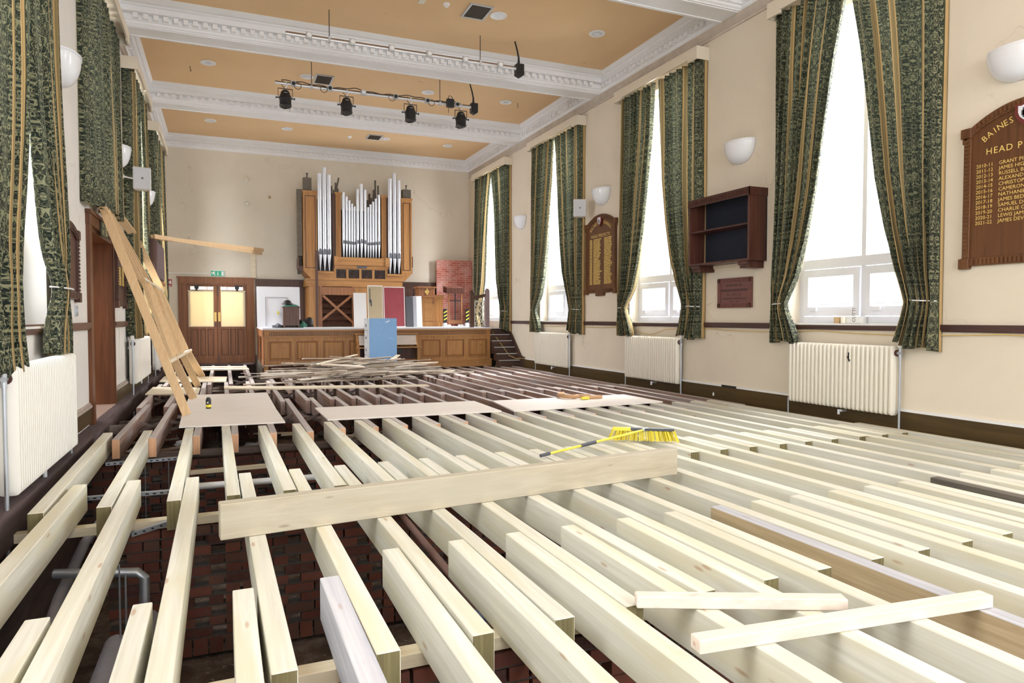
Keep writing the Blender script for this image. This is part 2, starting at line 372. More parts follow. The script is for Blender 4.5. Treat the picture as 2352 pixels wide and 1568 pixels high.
def mk_curtain():
    m = N('damask_curtain', .75, (.1, .2, .15), 0, .25)
    tc = m.n('ShaderNodeTexCoord'); sp = m.n('ShaderNodeSeparateXYZ'); m.l(tc.outputs['UV'], sp.inputs[0])
    u, v = sp.outputs[0], sp.outputs[1]
    P = 0.43                                   # stripe repeat in metres of cloth
    up = m.math('FRACT', m.math('DIVIDE', u, P))
    um = m.math('PINGPONG', m.math('MULTIPLY', up, P), P * 0.19)   # mirrored inside the band
    vm = m.math('PINGPONG', v, 0.8)
    cx = m.n('ShaderNodeCombineXYZ'); m.l(um, cx.inputs[0]); m.l(vm, cx.inputs[1])
    n1 = m.noise(cx.outputs[0], 12.0, 1.5, 1.1, .5)
    a = m.math('ABSOLUTE', m.math('SUBTRACT', n1, 0.5))
    line = m.ramp(a, [(0.018, 1.0), (0.026, 0.0)])
    n2 = m.noise(cx.outputs[0], 21.0, 1.0, 2.0, .5)
    a2 = m.math('ABSOLUTE', m.math('SUBTRACT', n2, 0.52)); line2 = m.ramp(a2, [(0.018, 1.0), (0.026, 0.0)])
    leaf = m.ramp(n1, [(0.63, 0.0), (0.645, 1.0)])
    pat = m.math('MAXIMUM', m.math('MAXIMUM', line, line2), leaf)
    dam = m.mix(pat, (0.010, 0.019, 0.014), (0.30, 0.30, 0.18))
    # gold band with fine stripes between up 0.76 and 1
    s = m.math('FRACT', m.math('MULTIPLY', up, 25.0))
    fine = m.ramp(s, [(0.0, (.40, .27, .11)), (.45, (.43, .30, .13)), (.5, (.16, .13, .06)), (.75, (.16, .13, .06)), (.8, (.55, .41, .2))], 'CONSTANT')
    gold = m.ramp(m.math('ABSOLUTE', m.math('SUBTRACT', up, .88)), [(0., (.17, .14, .07)), (.055, (.62, .43, .2)), (.092, (.62, .43, .2)), (.094, (.05, .06, .03))], 'CONSTANT')
    gb = m.mix(m.ramp(m.math('ABSOLUTE', m.math('SUBTRACT', up, .88)), [(0., .75), (.05, .75), (.056, 0.)], 'CONSTANT'), gold, fine)
    band = m.math('GREATER_THAN', up, 0.79)
    c = m.mix(band, dam, gb); m.base(c)
    m.b.inputs['Sheen Weight'].default_value = .15
    tr = m.n('ShaderNodeBsdfTranslucent'); m.l(m.mix(.3, c, (.75, .80, .72)), tr.inputs[0])
    mx = m.n('ShaderNodeMixShader'); mx.inputs[0].default_value = .22
    out = m.t.nodes['Material Output']; m.l(m.b.outputs[0], mx.inputs[1]); m.l(tr.outputs[0], mx.inputs[2]); m.l(mx.outputs[0], out.inputs[0])
    return m.mat
M['curtain'] = mk_curtain()
M['lining'] = plain('white_curtain_lining', (.80, .80, .82), .8)
def mk_glass():
    m = N('window_glass', .05, (1, 1, 1))
    tr = m.n('ShaderNodeBsdfTransparent'); gl = m.n('ShaderNodeBsdfGlossy'); gl.inputs['Roughness'].default_value = .05
    mx = m.n('ShaderNodeMixShader'); mx.inputs[0].default_value = .05
    m.l(tr.outputs[0], mx.inputs[1]); m.l(gl.outputs[0], mx.inputs[2]); m.l(mx.outputs[0], m.t.nodes['Material Output'].inputs[0]); return m.mat
M['glass'] = mk_glass()
def mk_blind():
    m = N('translucent_cream_blind', .8, (.85, .78, .62))
    tr = m.n('ShaderNodeBsdfTranslucent'); tr.inputs[0].default_value = (.95, .85, .6, 1)
    mx = m.n('ShaderNodeMixShader'); mx.inputs[0].default_value = .3
    m.l(m.b.outputs[0], mx.inputs[1]); m.l(tr.outputs[0], mx.inputs[2]); m.l(mx.outputs[0], m.t.nodes['Material Output'].inputs[0]); return m.mat
M['blind'] = mk_blind()
# ================================================================ THE ROOM
ZC, ZS, ZW = 6.76, 6.40, 6.40     # coffer panel, beam soffit, foot of the cornice
ZTOP = 6.9
def wall_with_openings(axis, plane, out, a0, a1, z0, z1, ops, name, mat):
    """wall in the plane x=plane (axis 'x') or y=plane; thickness goes to `out`; ops = (c0,c1,z0,z1)"""
    mb = MB(); t0, t1 = sorted((plane, plane + out))
    def put(b0, b1, q0, q1):
        if b1 - b0 < 1e-4 or q1 - q0 < 1e-4: return
        if axis == 'x': mb.box(t0, t1, b0, b1, q0, q1)
        else: mb.box(b0, b1, t0, t1, q0, q1)
    cur = a0
    for (c0, c1, w0, w1) in sorted(ops):
        put(cur, c0, z0, z1); put(c0, c1, z0, w0); put(c0, c1, w1, z1); cur = c1
    put(cur, a1, z0, z1)
    return struct(name, mb, mat)
HW = 1.12
opsR = [(y - HW, y + HW, 1.28, 5.85) for y in WR]
opsL = [(y - HW, y + HW, 1.28, 5.85) for y in WLW] + [(11.55 - HW, 11.55 + HW, 3.15, 5.85), (10.66, 12.65, -0.03, 2.62)]
# merge the doorway and the window above it into one column of openings
mb = MB()
def wl(b0, b1, q0, q1): mb.box(XL - WALLT, XL, b0, b1, q0, q1)
cur = YB
for y in sorted(WLW + [11.35]):
    if y == 11.35:
        wl(cur, 10.23, -1.6, ZTOP); wl(10.23, 10.66, -1.6, 3.15); wl(10.66, 12.65, -1.6, -0.03); wl(10.66, 12.65, 2.62, 3.15)
        wl(10.23, 12.47, 5.85, ZTOP); wl(12.47, 12.65, 3.15, ZTOP); cur = 12.65
    else:
        wl(cur, y - HW, -1.6, ZTOP); wl(y - HW, y + HW, -1.6, 1.28); wl(y - HW, y + HW, 5.85, ZTOP); cur = y + HW
wl(cur, YE + WALLT, -1.6, ZTOP)
struct('wall_left', mb, M['walll'])
wall_with_openings('x', XR, WALLT, YB, YE + WALLT, -1.6, ZTOP, opsR, 'wall_right', M['wall'])
wall_with_openings('y', YE, WALLT, XL, XR, -1.6, ZTOP, [(-1.02, 0.66, 0.0, 2.4)], 'wall_end', M['wallend'])
wall_with_openings('y', YB, -WALLT, XL - WALLT, XR + WALLT, -1.6, ZTOP, [(x - .95, x + .95, 1.3, 6.0) for x in (0.6, 3.1, 5.6)], 'wall_back', M['wallend'])  # unseen back wall, openings added for the fill lights
struct('floor', MB().box(XL - .4, XR + .4, YB, 9.35, -1.6, -1.42), M['dirt'])
struct('floor', MB().box(XL - .4, XR + .4, 9.35, YE, -1.6, -0.62), M['dirt'])
# passage behind the left doorway and lobby behind the end doors
struct('wall_passage', MB().box(XL - 1.9, XL - 1.8, 9.9, 13.4, -0.1, 3.0).box(XL - 1.8, XL - WALLT, 13.3, 13.4, -0.1, 3.0).box(XL - 1.8, XL - WALLT, 9.9, 10.0, -.1, 3.0).box(XL - 1.9, XL - WALLT, 9.9, 13.4, 3.0, 3.05), M['walll'])
struct('floor_passage', MB().box(XL - 1.8, XL + .02, 10.66, 12.65, -0.1, -0.005), wood('pinkish_threshold_boards', (.42, .28, .22), (.62, .46, .38), 'x', .6))
struct('wall_lobby', MB().box(-1.6, 1.3, YE + 2.4, YE + 2.5, -.2, 3).box(-1.7, -1.6, YE + WALLT, YE + 2.5, -.2, 3).box(1.3, 1.4, YE + WALLT, YE + 2.5, -.2, 3).box(-1.7, 1.4, YE + WALLT, YE + 2.5, -.2, -.1), M['wallend'])
# ---- ceiling with coffers
struct('ceiling', MB().box(XL - .4, XR + .4, YB - .4, YE + .4, ZC, ZC + .14), M['ceil'])
beams = [(-4.4, -3.95), (0.05, 0.5), (4.55, 5.0), (9.05, 9.5), (13.53, 13.98), (18.02, 18.47)]
def cornice_prof(d):   # offset from the face, height; d = how far it stands out at the top
    s = d / 0.40
    return [(0.0, ZW - .0), (0.03 * s, ZW), (0.035 * s, ZW + .02), (0.06 * s, ZW + .035), (0.07 * s, ZW + .07), (0.10 * s, ZW + .075), (0.10 * s, ZW + .16),
            (0.13 * s, ZW + .17), (0.20 * s, ZW + .175), (0.20 * s, ZW + .27), (0.23 * s, ZW + .28), (0.24 * s, ZW + .30), (0.30 * s, ZW + .305), (0.40 * s, ZW + .355), (0.40 * s, ZC + .0)]
def coffer(y0, y1, dn, df, first=False):
    """cornice ring round one coffer: faces at XL, XR, y0 (near) and y1 (far)"""
    mb = MB(); P = {}
    ds = 0.24
    def ring(k, near, far):
        return None
    profN, profF, profS = cornice_prof(dn), cornice_prof(df), cornice_prof(ds)
    n = len(profS); b = len(mb.v)
    for (on, z), (of, _), (os_, _) in zip(profN, profF, profS):
        mb.v += [(XL + os_, y0 + on, z), (XR - os_, y0 + on, z), (XR - os_, y1 - of, z), (XL + os_, y1 - of, z)]
    for i in range(n - 1):
        for k in range(4):
            k2 = (k + 1) % 4; mb.quadface((b + i * 4 + k, b + i * 4 + k2, b + (i + 1) * 4 + k2, b + (i + 1) * 4 + k))
    # dentils and flutes
    for side, d in (('n', dn), ('f', df), ('l', ds), ('r', ds)):
        s = d / 0.40; a0, a1 = (XL + .3, XR - .3) if side in 'nf' else (y0 + dn * .5, y1 - df * .5)
        def put(p0, p1, o0, o1, z0, z1):
            if side == 'n': mb.box(p0, p1, y0 + o0, y0 + o1, z0, z1)
            elif side == 'f': mb.box(p0, p1, y1 - o1, y1 - o0, z0, z1)
            elif side == 'l': mb.box(XL + o0, XL + o1, p0, p1, z0, z1)
            else: mb.box(XR - o1, XR - o0, p0, p1, z0, z1)
        q = a0
        while q < a1: put(q, q + .075, .095 * s, .185 * s, ZW + .085, ZW + .165); q += .155
        q = a0 - .05
        while q < a1 + .05: put(q, q + .03, .195 * s, .195 * s + .014, ZW + .185, ZW + .262); q += .052
    return mb
ys = [YB] + [v for b in beams for v in b] + [YE]
k = 1
for i in range(0, len(ys), 2):
    if ys[i + 1] > 4.9:
        struct('trim_%d' % k, coffer(ys[i], ys[i + 1], .40, .22 if ys[i + 1] == YE else .44), M['orn'], 'white plaster dentil cornice round a ceiling coffer', fixn=False); k += 1
mb = MB()
for (a, b) in beams: mb.box(XL, XR, a, b, ZS, ZC + .01)
for (a, b) in beams:   # narrow raised edge on every soffit
    mb.box(XL, XR, a + .0, a + .05, ZS - .012, ZS); mb.box(XL, XR, b - .05, b, ZS - .012, ZS)
struct('trim_%d' % k, mb, M['orn'], 'white flat plaster ceiling beams'); k += 1
# cove strip and picture rail under the cornice on the long walls
mb = MB()
for (X, s) in ((XR, -1), (XL, 1)):
    for i in range(6):
        z0 = ZW - .14 + i * .023; mb.box(*sorted((X, X + s * (.012 + .006 * i))), YB, YE, z0, z0 + .023)
    mb.box(*sorted((X, X + s * .035)), YB, YE, 6.20, 6.235)
struct('trim_%d' % k, mb, plain('shaded_cove', (.60, .52, .44), .8, var=.2), 'cream rail below the cornice on the long walls, darkened with painted shade'); k += 1  # shade under the cornice put into the darker cove colour
# dado rails
mb = MB()
def segs(lo, hi, cuts):
    c = lo; r = []
    for a, b in sorted(cuts):
        if a > c: r.append((c, a))
        c = max(c, b)
    if c < hi: r.append((c, hi))
    return r
mb.box(XR - .045, XR, YB, 19.6, 1.235, 1.30).box(XR - .03, XR, YB, 19.6, 1.215, 1.235)
struct('trim_%d' % k, mb, M['darky'], 'dark brown dado rail on the right wall'); k += 1
mb = MB()
for a, b in segs(YB, YE, [(10.45, 12.72)]): mb.box(XL, XL + .045, a, b, 1.25, 1.32).box(XL, XL + .03, a, b, 1.225, 1.25)
struct('trim_%d' % k, mb, wood('brown_rail_left', (.10, .05, .04), (.2, .11, .09), 'y', .4), 'brown dado rail on the left wall'); k += 1
# window sills proud of the wall
for i, y in enumerate(WR[:4]): pass
# skirtings
mb = MB().box(XR - .03, XR, YB, 18.1, -0.06, .205).box(XR - .045, XR, YB, 18.1, -0.06, -.02)
struct('baseboard_right', mb, M['skirt'])
struct('trim_%d' % k, MB().box(XR - .035, XR, YB, 14.8, .205, .238).box(XR - .02, XR, 14.8, 18.0, .205, .225), M['white'], 'white cable trunking on top of the right skirting'); k += 1
mb = MB()
for a, b in segs(YB, YE, [(10.45, 12.72)]): mb.box(XL, XL + .03, a, b, -.0, .20)
struct('baseboard_left', mb, M['skirt'])
mb = MB()
for a, b in segs(YB, YE, [(10.45, 12.72)]): mb.box(XL, XL + .04, a, b, .20, .235).box(XL, XL + .02, a, b, .235, .26)
struct('trim_%d' % k, mb, plain('grubby_white_moulding', (.45, .38, .33), .6, var=.3), 'grubby moulding on top of the left skirting'); k += 1
# sooty ledges of the foundation
mb = MB().box(XL, XL + .20, YB, 10.55, -.30, -.035).box(XL, XL + .14, 10.55, YE, -.30, -.02).box(XL, XL + .10, YB, YE, -1.45, -.3)
struct('trim_%d' % k, mb, M['ledge'], 'sooty foundation ledge along the left wall'); k += 1
mb = MB().box(XR - .12, XR, YB, 18.2, -.62, -.07).box(XR - .06, XR, YB, 18.2, -1.45, -.6)
struct('trim_%d' % k, mb, M['ledge'], 'dark foundation ledge along the right wall'); k += 1
# ---- windows
def window(n, side, y, z0, z1, full=True):
    X = XR + .27 if side > 0 else XL - .27
    def bx(mb, y0, y1, a, b, d=.06, o=0): mb.box(X - d / 2 - side * o, X + d / 2 - side * o, y0, y1, a, b)
    fr = MB(); bx(fr, y - HW, y - HW + .09, z0, z1, .088); bx(fr, y + HW - .09, y + HW, z0, z1, .088); bx(fr, y - HW + .09, y + HW - .09, z1 - .09, z1, .084); bx(fr, y - HW + .09, y + HW - .09, z0, z0 + .12, .12)
    bx(fr, y - .035, y + .035, z0 + .12, z1 - .09, .08)
    if full: bx(fr, y - HW + .09, y + HW - .09, 2.10, 2.24, .10)
    w = struct('window_%d' % n, fr, M['frame'], ('white framed window in the right wall' if side > 0 else 'white framed window in the left wall'))
    if full:
        for a, b in ((y - HW + .10, y - .045), (y + .045, y + HW - .10)):
            c = MB()
            for (p, q, r, s_) in ((a, a + .09, z0 + .13, 2.09), (b - .09, b, z0 + .13, 2.09), (a + .09, b - .09, 1.98, 2.09), (a + .09, b - .09, z0 + .13, z0 + .26)): bx(c, p, q, r, s_, .05, .05)
            c.tube([(X - side * .10, a + .05, z0 + .30), (X - side * .10, b - .15, z0 + .30)], .007, 6)
            c.box(X - side * .10 - .02, X - side * .10 + .02, b - .28, b - .14, z0 + .20, z0 + .25)
            c.build('casement', M['frame'], w)
    MB().box(X - .006, X + .006, y - HW + .05, y + HW - .05, z0 + .05, z1 - .05).build('pane', M['glass'], w)
    x0, x1 = sorted((X, (XR - .05) if side > 0 else (XL + .05)))
    MB().box(x0, x1, y - HW, y + HW, z0 - .0, z0 + .022).build('sill', M['white'], w)
n = 1
for y in WR: window(n, 1, y, 1.28, 5.85); n += 1
for y in WLW: window(n, -1, y, 1.28, 5.85); n += 1
window(n, -1, 11.35, 3.15, 5.85, False); n += 1
for x in (.6, 3.1, 5.6):  # unseen back windows, added to gain light
    fr = MB().box(x - .95, x - .87, YB - .3, YB - .22, 1.3, 6).box(x + .87, x + .95, YB - .3, YB - .22, 1.3, 6).box(x - .95, x + .95, YB - .3, YB - .22, 1.3, 1.4).box(x - .95, x + .95, YB - .3, YB - .22, 5.9, 6).box(x - .04, x + .04, YB - .3, YB - .22, 1.3, 6)
    struct('window_%d' % n, fr, M['frame'], 'tall unseen window added in the back wall for more light'); n += 1

# ================================================================ UNDER THE FLOOR
def brick_wall(Y, x0, x1, ztop, zbot, name, label, honey=True):
    mb = MB(); h = .085; row = 0; z = ztop - h; rr = random.Random(int(Y * 10))
    while z > zbot - .01:
        last = z - h <= zbot - .01
        x = x0 + (0 if row % 2 else .13)
        i = 0
        while x < x1:
            if last:
                L = .105; mb.box(x, x + L, Y - .06 + rr.uniform(-.004, .004), Y + .06, z - .06, z + h - .012); x += L + .014
            else:
                L = .235 if (i % 2 == 0) else .115
                j = rr.uniform(-.006, .006)
                mb.box(x, x + L + rr.uniform(-.008, .004), Y - .055 + j, Y + .055 + j, z + rr.uniform(0, .003), z + h - .012)
                x += L + .012
                if honey and (i % 3 == 2) and 0 < row < 11: x += .095
            i += 1
        row += 1; z -= h
    r = mb.build(name, M['brick']); r['kind'] = 'structure'; r['label'] = label
    # mortar core only where no vents are needed
    mt = MB(); z = ztop - h; row = 0
    while z > zbot - .01:
        mt.box(x0, x1, Y - .045, Y + .045, z - .013, z + .001); z -= h; row += 1
    mt.build('mortar_bed', M['mortar'], r)
    return r
brick_wall(6.12, -.86, XR - .06, -.30, -1.36, 'wall_sleeper', 'honeycomb brick sleeper wall under the middle of the joists')
brick_wall(9.12, XL + .1, XR - .06, -.32, -1.36, 'wall_sleeper', 'honeycomb brick sleeper wall at the edge of the old floor')
brick_wall(3.2, XL + .1, XR - .06, -.30, -1.36, 'wall_sleeper', 'honeycomb brick sleeper wall nearest the front')
brick_wall(12.1, XL + .1, XR - .06, -.30, -.62, 'wall_sleeper', 'low brick sleeper wall below the old joists', False)
brick_wall(15.7, XL + .1, XR - .06, -.30, -.62, 'wall_sleeper', 'low brick sleeper wall farther back below the old joists', False)
brick_wall(18.85, .9, 5.0, .16, -.62, 'wall_sleeper', 'rough brickwork showing below the stage front', False)
struct('trim_%d' % k, MB().box(XL + .1, XR - .06, 9.18, 9.36, -1.42, -.34), plain('brown_plaster_retaining_face', (.2, .16, .14), .9, var=.3), 'earth bank behind the second sleeper wall'); k += 1  # grey-brown face with random variation
for (Y, lab) in ((6.1, 'new pine wall plate lying on the middle sleeper wall'), (3.2, 'new pine wall plate lying on the nearest sleeper wall')):
    tag(MB().box(XL + .12, XR - .1, Y - .05, Y + .05, -.297, -.228).build('wall_plate', M['joist_x'], loc=(0, Y, -.297), bevel=.003), lab, 'timber')
for (Y, lab) in ((9.12, 'old dark wall plate on the sleeper wall at the edge of the old floor'), (12.1, 'old dark wall plate under the first lap of the old joists'), (15.7, 'old dark wall plate under the far lap of the old joists')):
    tag(MB().box(XL + .12, XR - .12, Y - .05, Y + .05, -.30, -.228).build('wall_plate', M['strut'], loc=(0, Y, -.3), bevel=.003), lab, 'timber')

# ================================================================ JOISTS
JH = .225
def joist(x0, y0, x1, y1, w, mat, endm, label, group=None, top=0.0, h=JH, topm=None):
    mb = MB(); mb.cur = 0
    a = Vector((x0 + w / 2, y0, top - h / 2)); b = Vector((x1 + w / 2, y1, top - h / 2))
    mb.bar(a, b, w, h, ends=1)
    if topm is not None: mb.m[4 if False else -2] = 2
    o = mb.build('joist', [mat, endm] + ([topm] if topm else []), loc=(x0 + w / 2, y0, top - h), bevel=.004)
    return tag(o, label, 'joist', group)
GN = 'rows of new pale timber joists'; GO = 'rows of old timber joists'
Mn = [-1.30, -.88, -.42, 0.0, .42, .82, 1.23, 1.63, 2.01, 2.43, 2.82, 3.22, 3.61, 3.98, 4.41, 4.79, 5.18, 5.60, 5.97, 6.37, 6.81, 7.18, 7.52]
Mf = [-1.36, -.93, -.47, -.05, .38, .80, 1.20, 1.60, 1.98, 2.40, 2.79, 3.19, 3.58, 3.95, 4.38, 4.76, 5.15, 5.57, 5.94, 6.34, 6.77, 7.14, 7.48]
for i, (a, b) in enumerate(zip(Mn, Mf)):
    joist(a, 5.72, b, 9.43 if i < 4 else 9.30, .10, M['joist'], M['endgrain'], 'new pale joist in row behind the loose beam, %s from left wall' % ordinal(i), GN)
Nn = [-1.20, -.71, -.29, .15, .56, .98, 1.38, 1.76, 2.19, 2.61, 2.99, 3.40, 3.79, 4.18, 4.57, 4.97, 5.36, 5.77, 6.15, 6.58, 6.98, 7.38, 7.66]
Nf = [-1.17, -.775, -.32, .10, .525, .93, 1.34, 1.74, 2.12, 2.54, 2.93, 3.33, 3.72, 4.09, 4.52, 4.90, 5.29, 5.71, 6.08, 6.48, 6.92, 7.29, 7.63]
for i, (a, b) in enumerate(zip(Nn, Nf)):
    near = 1.3 if i < 3 else 2.76
    joist(a, near, b, 6.57 if i < 2 else 6.5, .10, M['joist'], M['endgrain'], 'new pale joist in row passing under loose beam, %s from left wall' % ordinal(i), GN)
Px = [(-1, -.86), (-2, -.425), (0, .02), (1, .45), (2, .85), (3, 1.26), (4, 1.645), (5, 2.04), (6, 2.47), (7, 2.86), (8, 3.27), (9, 3.67), (10, 4.05), (11, 4.43), (12, 4.84), (13, 5.22), (14, 5.63), (15, 6.01), (16, 6.45), (17, 6.86), (18, 7.25)]
for i, (kk, x) in enumerate(Px):
    if kk >= 9: x = Nn[kk + 3] + (Nf[kk + 3] - Nn[kk + 3]) * .33 - .122
    m_ = M['joist']; extra = 'new pale joist'
    if i == 3: m_ = M['bluish']; extra = 'weathered bluish white joist'
    if i == 10: m_ = M['brownj']; extra = 'brown stained joist with a whitened top'
    if i == 16: m_ = M['stained']; extra = 'black stained joist'
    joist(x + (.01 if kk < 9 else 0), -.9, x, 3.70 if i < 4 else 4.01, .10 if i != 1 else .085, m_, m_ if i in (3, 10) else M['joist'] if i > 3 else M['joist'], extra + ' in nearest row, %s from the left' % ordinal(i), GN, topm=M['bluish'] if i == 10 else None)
On = [8.86, 8.81, 8.78, 8.73, 8.66, 8.57, 8.67, 8.60, 8.61, 8.54, 8.57, 8.55, 8.6, 8.58, 8.55, 8.6, 8.57, 8.55, 8.6, 8.58, 8.55, 8.6, 8.58]
OX = []
for i, (b, yn) in enumerate(zip(Mf, On)):
    xn = b + .11 if i > 0 else b + .165; xf = xn + (.02 if i < 8 else .0); OX.append(xf)
    joist(xn, yn, xf, 12.27, .08, M['oldjoist'], M['endcut'], 'old brown joist in row under the plywood boards, %s from left wall' % ordinal(i), GO, topm=M['oldtop_lit'])
for i, x in enumerate(OX):
    x2 = x - .09
    joist(x2, 11.86, x2 - .01, 15.95, .08, M['oldjoist'], M['oldjoist'], 'old brown joist in row before the plank heap, %s from left wall' % ordinal(i), GO, topm=M['oldtop_lit'])
    far = 22.4 if x2 < .6 else 18.45
    joist(x2 + .085, 15.45, x2 + .08, far, .08, M['oldjoist'], M['oldjoist'], 'old brown joist in farthest row, %s from left wall' % ordinal(i), GO, topm=M['oldtop_lit'])
# diagonal cross braces between the old joists
BR = {}
def brace(x0, x1, y, rowlab, i):
    t = thing('cross_brace', 'crossed dark struts between old joists %s, %s pair from left wall' % (rowlab, ordinal(i)), 'brace', (x0, y, -.2), 'cross braces ' + rowlab)
    for sgn, za, zb in ((-1, -.17, -.06), (1, -.06, -.17)):
        MB().bar((x0 + .006, y + sgn * .02, za), (x1 - .006, y + sgn * .02, zb), .035, .04).build('strut', M['strut'], t)
for i in range(len(OX) - 1):
    brace(OX[i] + .084, OX[i + 1] - .004, 10.55, 'beside the plywood boards', i)
    brace(OX[i] - .006, OX[i + 1] - .094, 13.75 if i < 9 else 12.9, 'before the plank heap', i)
    if not (4 < i < 8): brace(OX[i] + .08, OX[i + 1] - .01, 17.0 if i < 10 else 16.3, 'nearest the stage', i)
tag(MB().bar((XL + .25, 10.2, -.08), (OX[0] - .01, 10.35, -.1), .05, .12).build('noggin', M['strut']), 'short dark timber bridging from the left ledge to the first old joist', 'timber')
# ================================================================ CURTAINS
def interp(tab, z):
    for (a, va), (b, vb) in zip(tab, tab[1:]):
        if (a >= z >= b): return va + (vb - va) * (a - z) / (a - b)
    return tab[-1][1] if z < tab[-1][0] else tab[0][1]
def curtain(X, side, yo, d, half, label, group, ztop=5.94, hem=1.03, tie=1.58, seed=0, prof=None, drop=0.06, folds=9, u0=0.0, amp=1.0, outdrop=0.0, cloth=2.6, uvo=.10, off=.13):
    """X wall plane; side +1 right wall / -1 left wall; yo outer edge; d direction to the window centre"""
    rr = random.Random(seed); nu, nv = 150, 60
    if prof is None:
        k = half / 1.33
        prof = [(5.95, half + .02), (5.0, 1.16 * k), (4.0, 1.00 * k), (3.2, .88 * k), (2.5, .72 * k), (2.0, .56 * k), (tie + .12, .42 * k), (tie, .37 * k), (tie - .12, .40 * k), (hem, .56 * k)]
    ph = [rr.uniform(0, 6.28) for _ in range(6)]
    mb = MB(); mb.uv = []
    for j in range(nv + 1):
        v = j / nv
        for i in range(nu + 1):
            u = i / nu
            zb = hem - outdrop * (1 - u) + .03 * math.sin(u * 9 + ph[0])
            z = ztop + (zb - ztop) * v
            w = interp(prof, z)
            comp = w / cloth
            a = amp * (.028 + .055 * (1 - min(1, comp * 1.35)))
            uu = u + .012 * math.sin(2 * PI * 3 * u + ph[1]) + .006 * math.sin(z * 1.3 + ph[2])
            fo = math.sin(2 * PI * folds * uu + ph[3] + .5 * math.sin(z * .8 + ph[5])) + .35 * math.sin(2 * PI * folds * 2.3 * uu + ph[4])
            y = yo + d * (w * u) + d * .018 * math.cos(2 * PI * folds * uu + ph[3]) * (1 - v * .3)
            tieb = math.exp(-((z - tie) / .25) ** 2)
            x = X - side * (off + a * fo * (1 - .35 * tieb) + (.05 * tieb if u > .5 else 0) + .03 * v)
            if u < .05: x = (X - side * .008) + (x - (X - side * .008)) * (u / .05) ** .5
            mb.v.append((x, y, z)); mb.uv.append((uvo + 6.45 - (1 - u) * cloth, z + u0 * 3))
    for j in range(nv):
        for i in range(nu):
            b = j * (nu + 1) + i; mb.f.append((b, b + 1, b + nu + 2, b + nu + 1)); mb.m.append(0)
    o = mb.build('curtain', M['curtain'], loc=(X - side * .13, yo + d * half / 2, hem), smooth=True, fixn=False)
    sm = o.modifiers.new('solid', 'SOLIDIFY'); sm.thickness = .004
    tag(o, label, 'curtain', group)
    return o
def tieback(par, X, side, yo, d, w, z):
    pts = []
    for t in range(9):
        q = t / 8; pts.append((X - side * (.13 + .13 * math.sin(PI * q)), yo + d * (w * q), z + .02 * q))
    MB().tube(pts, .008, 6).build('tieback', M['lining'], par)
def pelmet(X, side, yc, half, z0, label, nm=None):
    X = X - side * .004
    mb = MB(); x0, x1 = sorted((X, X - side * .27)); xa, xb = sorted((X - side * .24, X - side * .27))
    mb.box(xa, xb, yc - half + .26, yc + half - .26, z0 + .045, 6.08); mb.box(xa, xb, yc - half + .02, yc - half + .26, z0, 6.08); mb.box(xa, xb, yc + half - .26, yc + half - .02, z0, 6.08)
    mb.box(x0, x1, yc - half, yc - half + .02, z0, 6.08); mb.box(x0, x1, yc + half - .02, yc + half, z0, 6.08); mb.box(x0, x1, yc - half, yc + half, 6.08, 6.10)
    o = mb.build('pelmet', M['wall'], loc=(X - side * .1, yc, z0)); tag(o, label, 'pelmet', 'cream pelmets over the curtains')
RW = [('nearest', 6.80, 1.31), ('second', 11.18, 1.33), ('third', 15.62, 1.39), ('farthest', 20.1, 1.39)]
for i, (nm, yc, half) in enumerate(RW):
    g = 'green damask curtains on the right wall'
    kk = half / 1.33
    P = {0: None,
         1: [(5.95, 1.26), (5.0, 1.20), (4.0, 1.08), (3.2, .96), (2.5, .80), (2.0, .62), (1.7, .43), (1.58, .38), (1.4, .44), (1.03, .58)],
         2: [(5.95, 1.36), (5.0, 1.26), (4.0, 1.10), (3.2, .98), (2.5, .82), (2.0, .62), (1.7, .43), (1.58, .38), (1.4, .44), (1.03, .58)],
         3: [(5.95, 1.36), (5.0, 1.15), (4.0, 1.0), (3.2, .9), (2.5, .8), (2.0, .62), (1.7, .43), (1.55, .38), (1.4, .44), (1.03, .55)]}[i]
    P2 = [(z, w * (1.05 if z < 5 and z > 2 else 1.0)) for z, w in P] if P else None
    wn_ = {0: 'nearest the camera on the right wall', 1: 'left of the wooden wall bookcase', 2: 'beside the left loudspeaker-side of the small honours board', 3: 'above the stage steps'}[i]
    wn_ = ['at the big nearest right-hand window', 'at the right-hand window beside the wooden wall bookcase', 'at the right-hand window beside the white loudspeaker', 'at the farthest right-hand window by the stage steps'][i]
    c = curtain(XR, 1, yc + half, -1, half, 'green damask curtain, far half, %s' % wn_, g, seed=10 + i, prof=P, u0=.13 + .2 * i, outdrop=-.0, folds=8)
    tieback(c, XR, 1, yc + half, -1, .36, 1.58)
    c = curtain(XR, 1, yc - half, 1, half, 'green damask curtain, near half, %s' % wn_, g, seed=20 + i, prof=P2, u0=.37 + .17 * i, hem=1.06, outdrop=.07, folds=7, cloth=2.28)
    tieback(c, XR, 1, yc - half, 1, .36, 1.58)
    pelmet(XR, 1, yc, half + .04, 5.88, 'cream wooden pelmet over the %s curtains of the right wall' % nm)
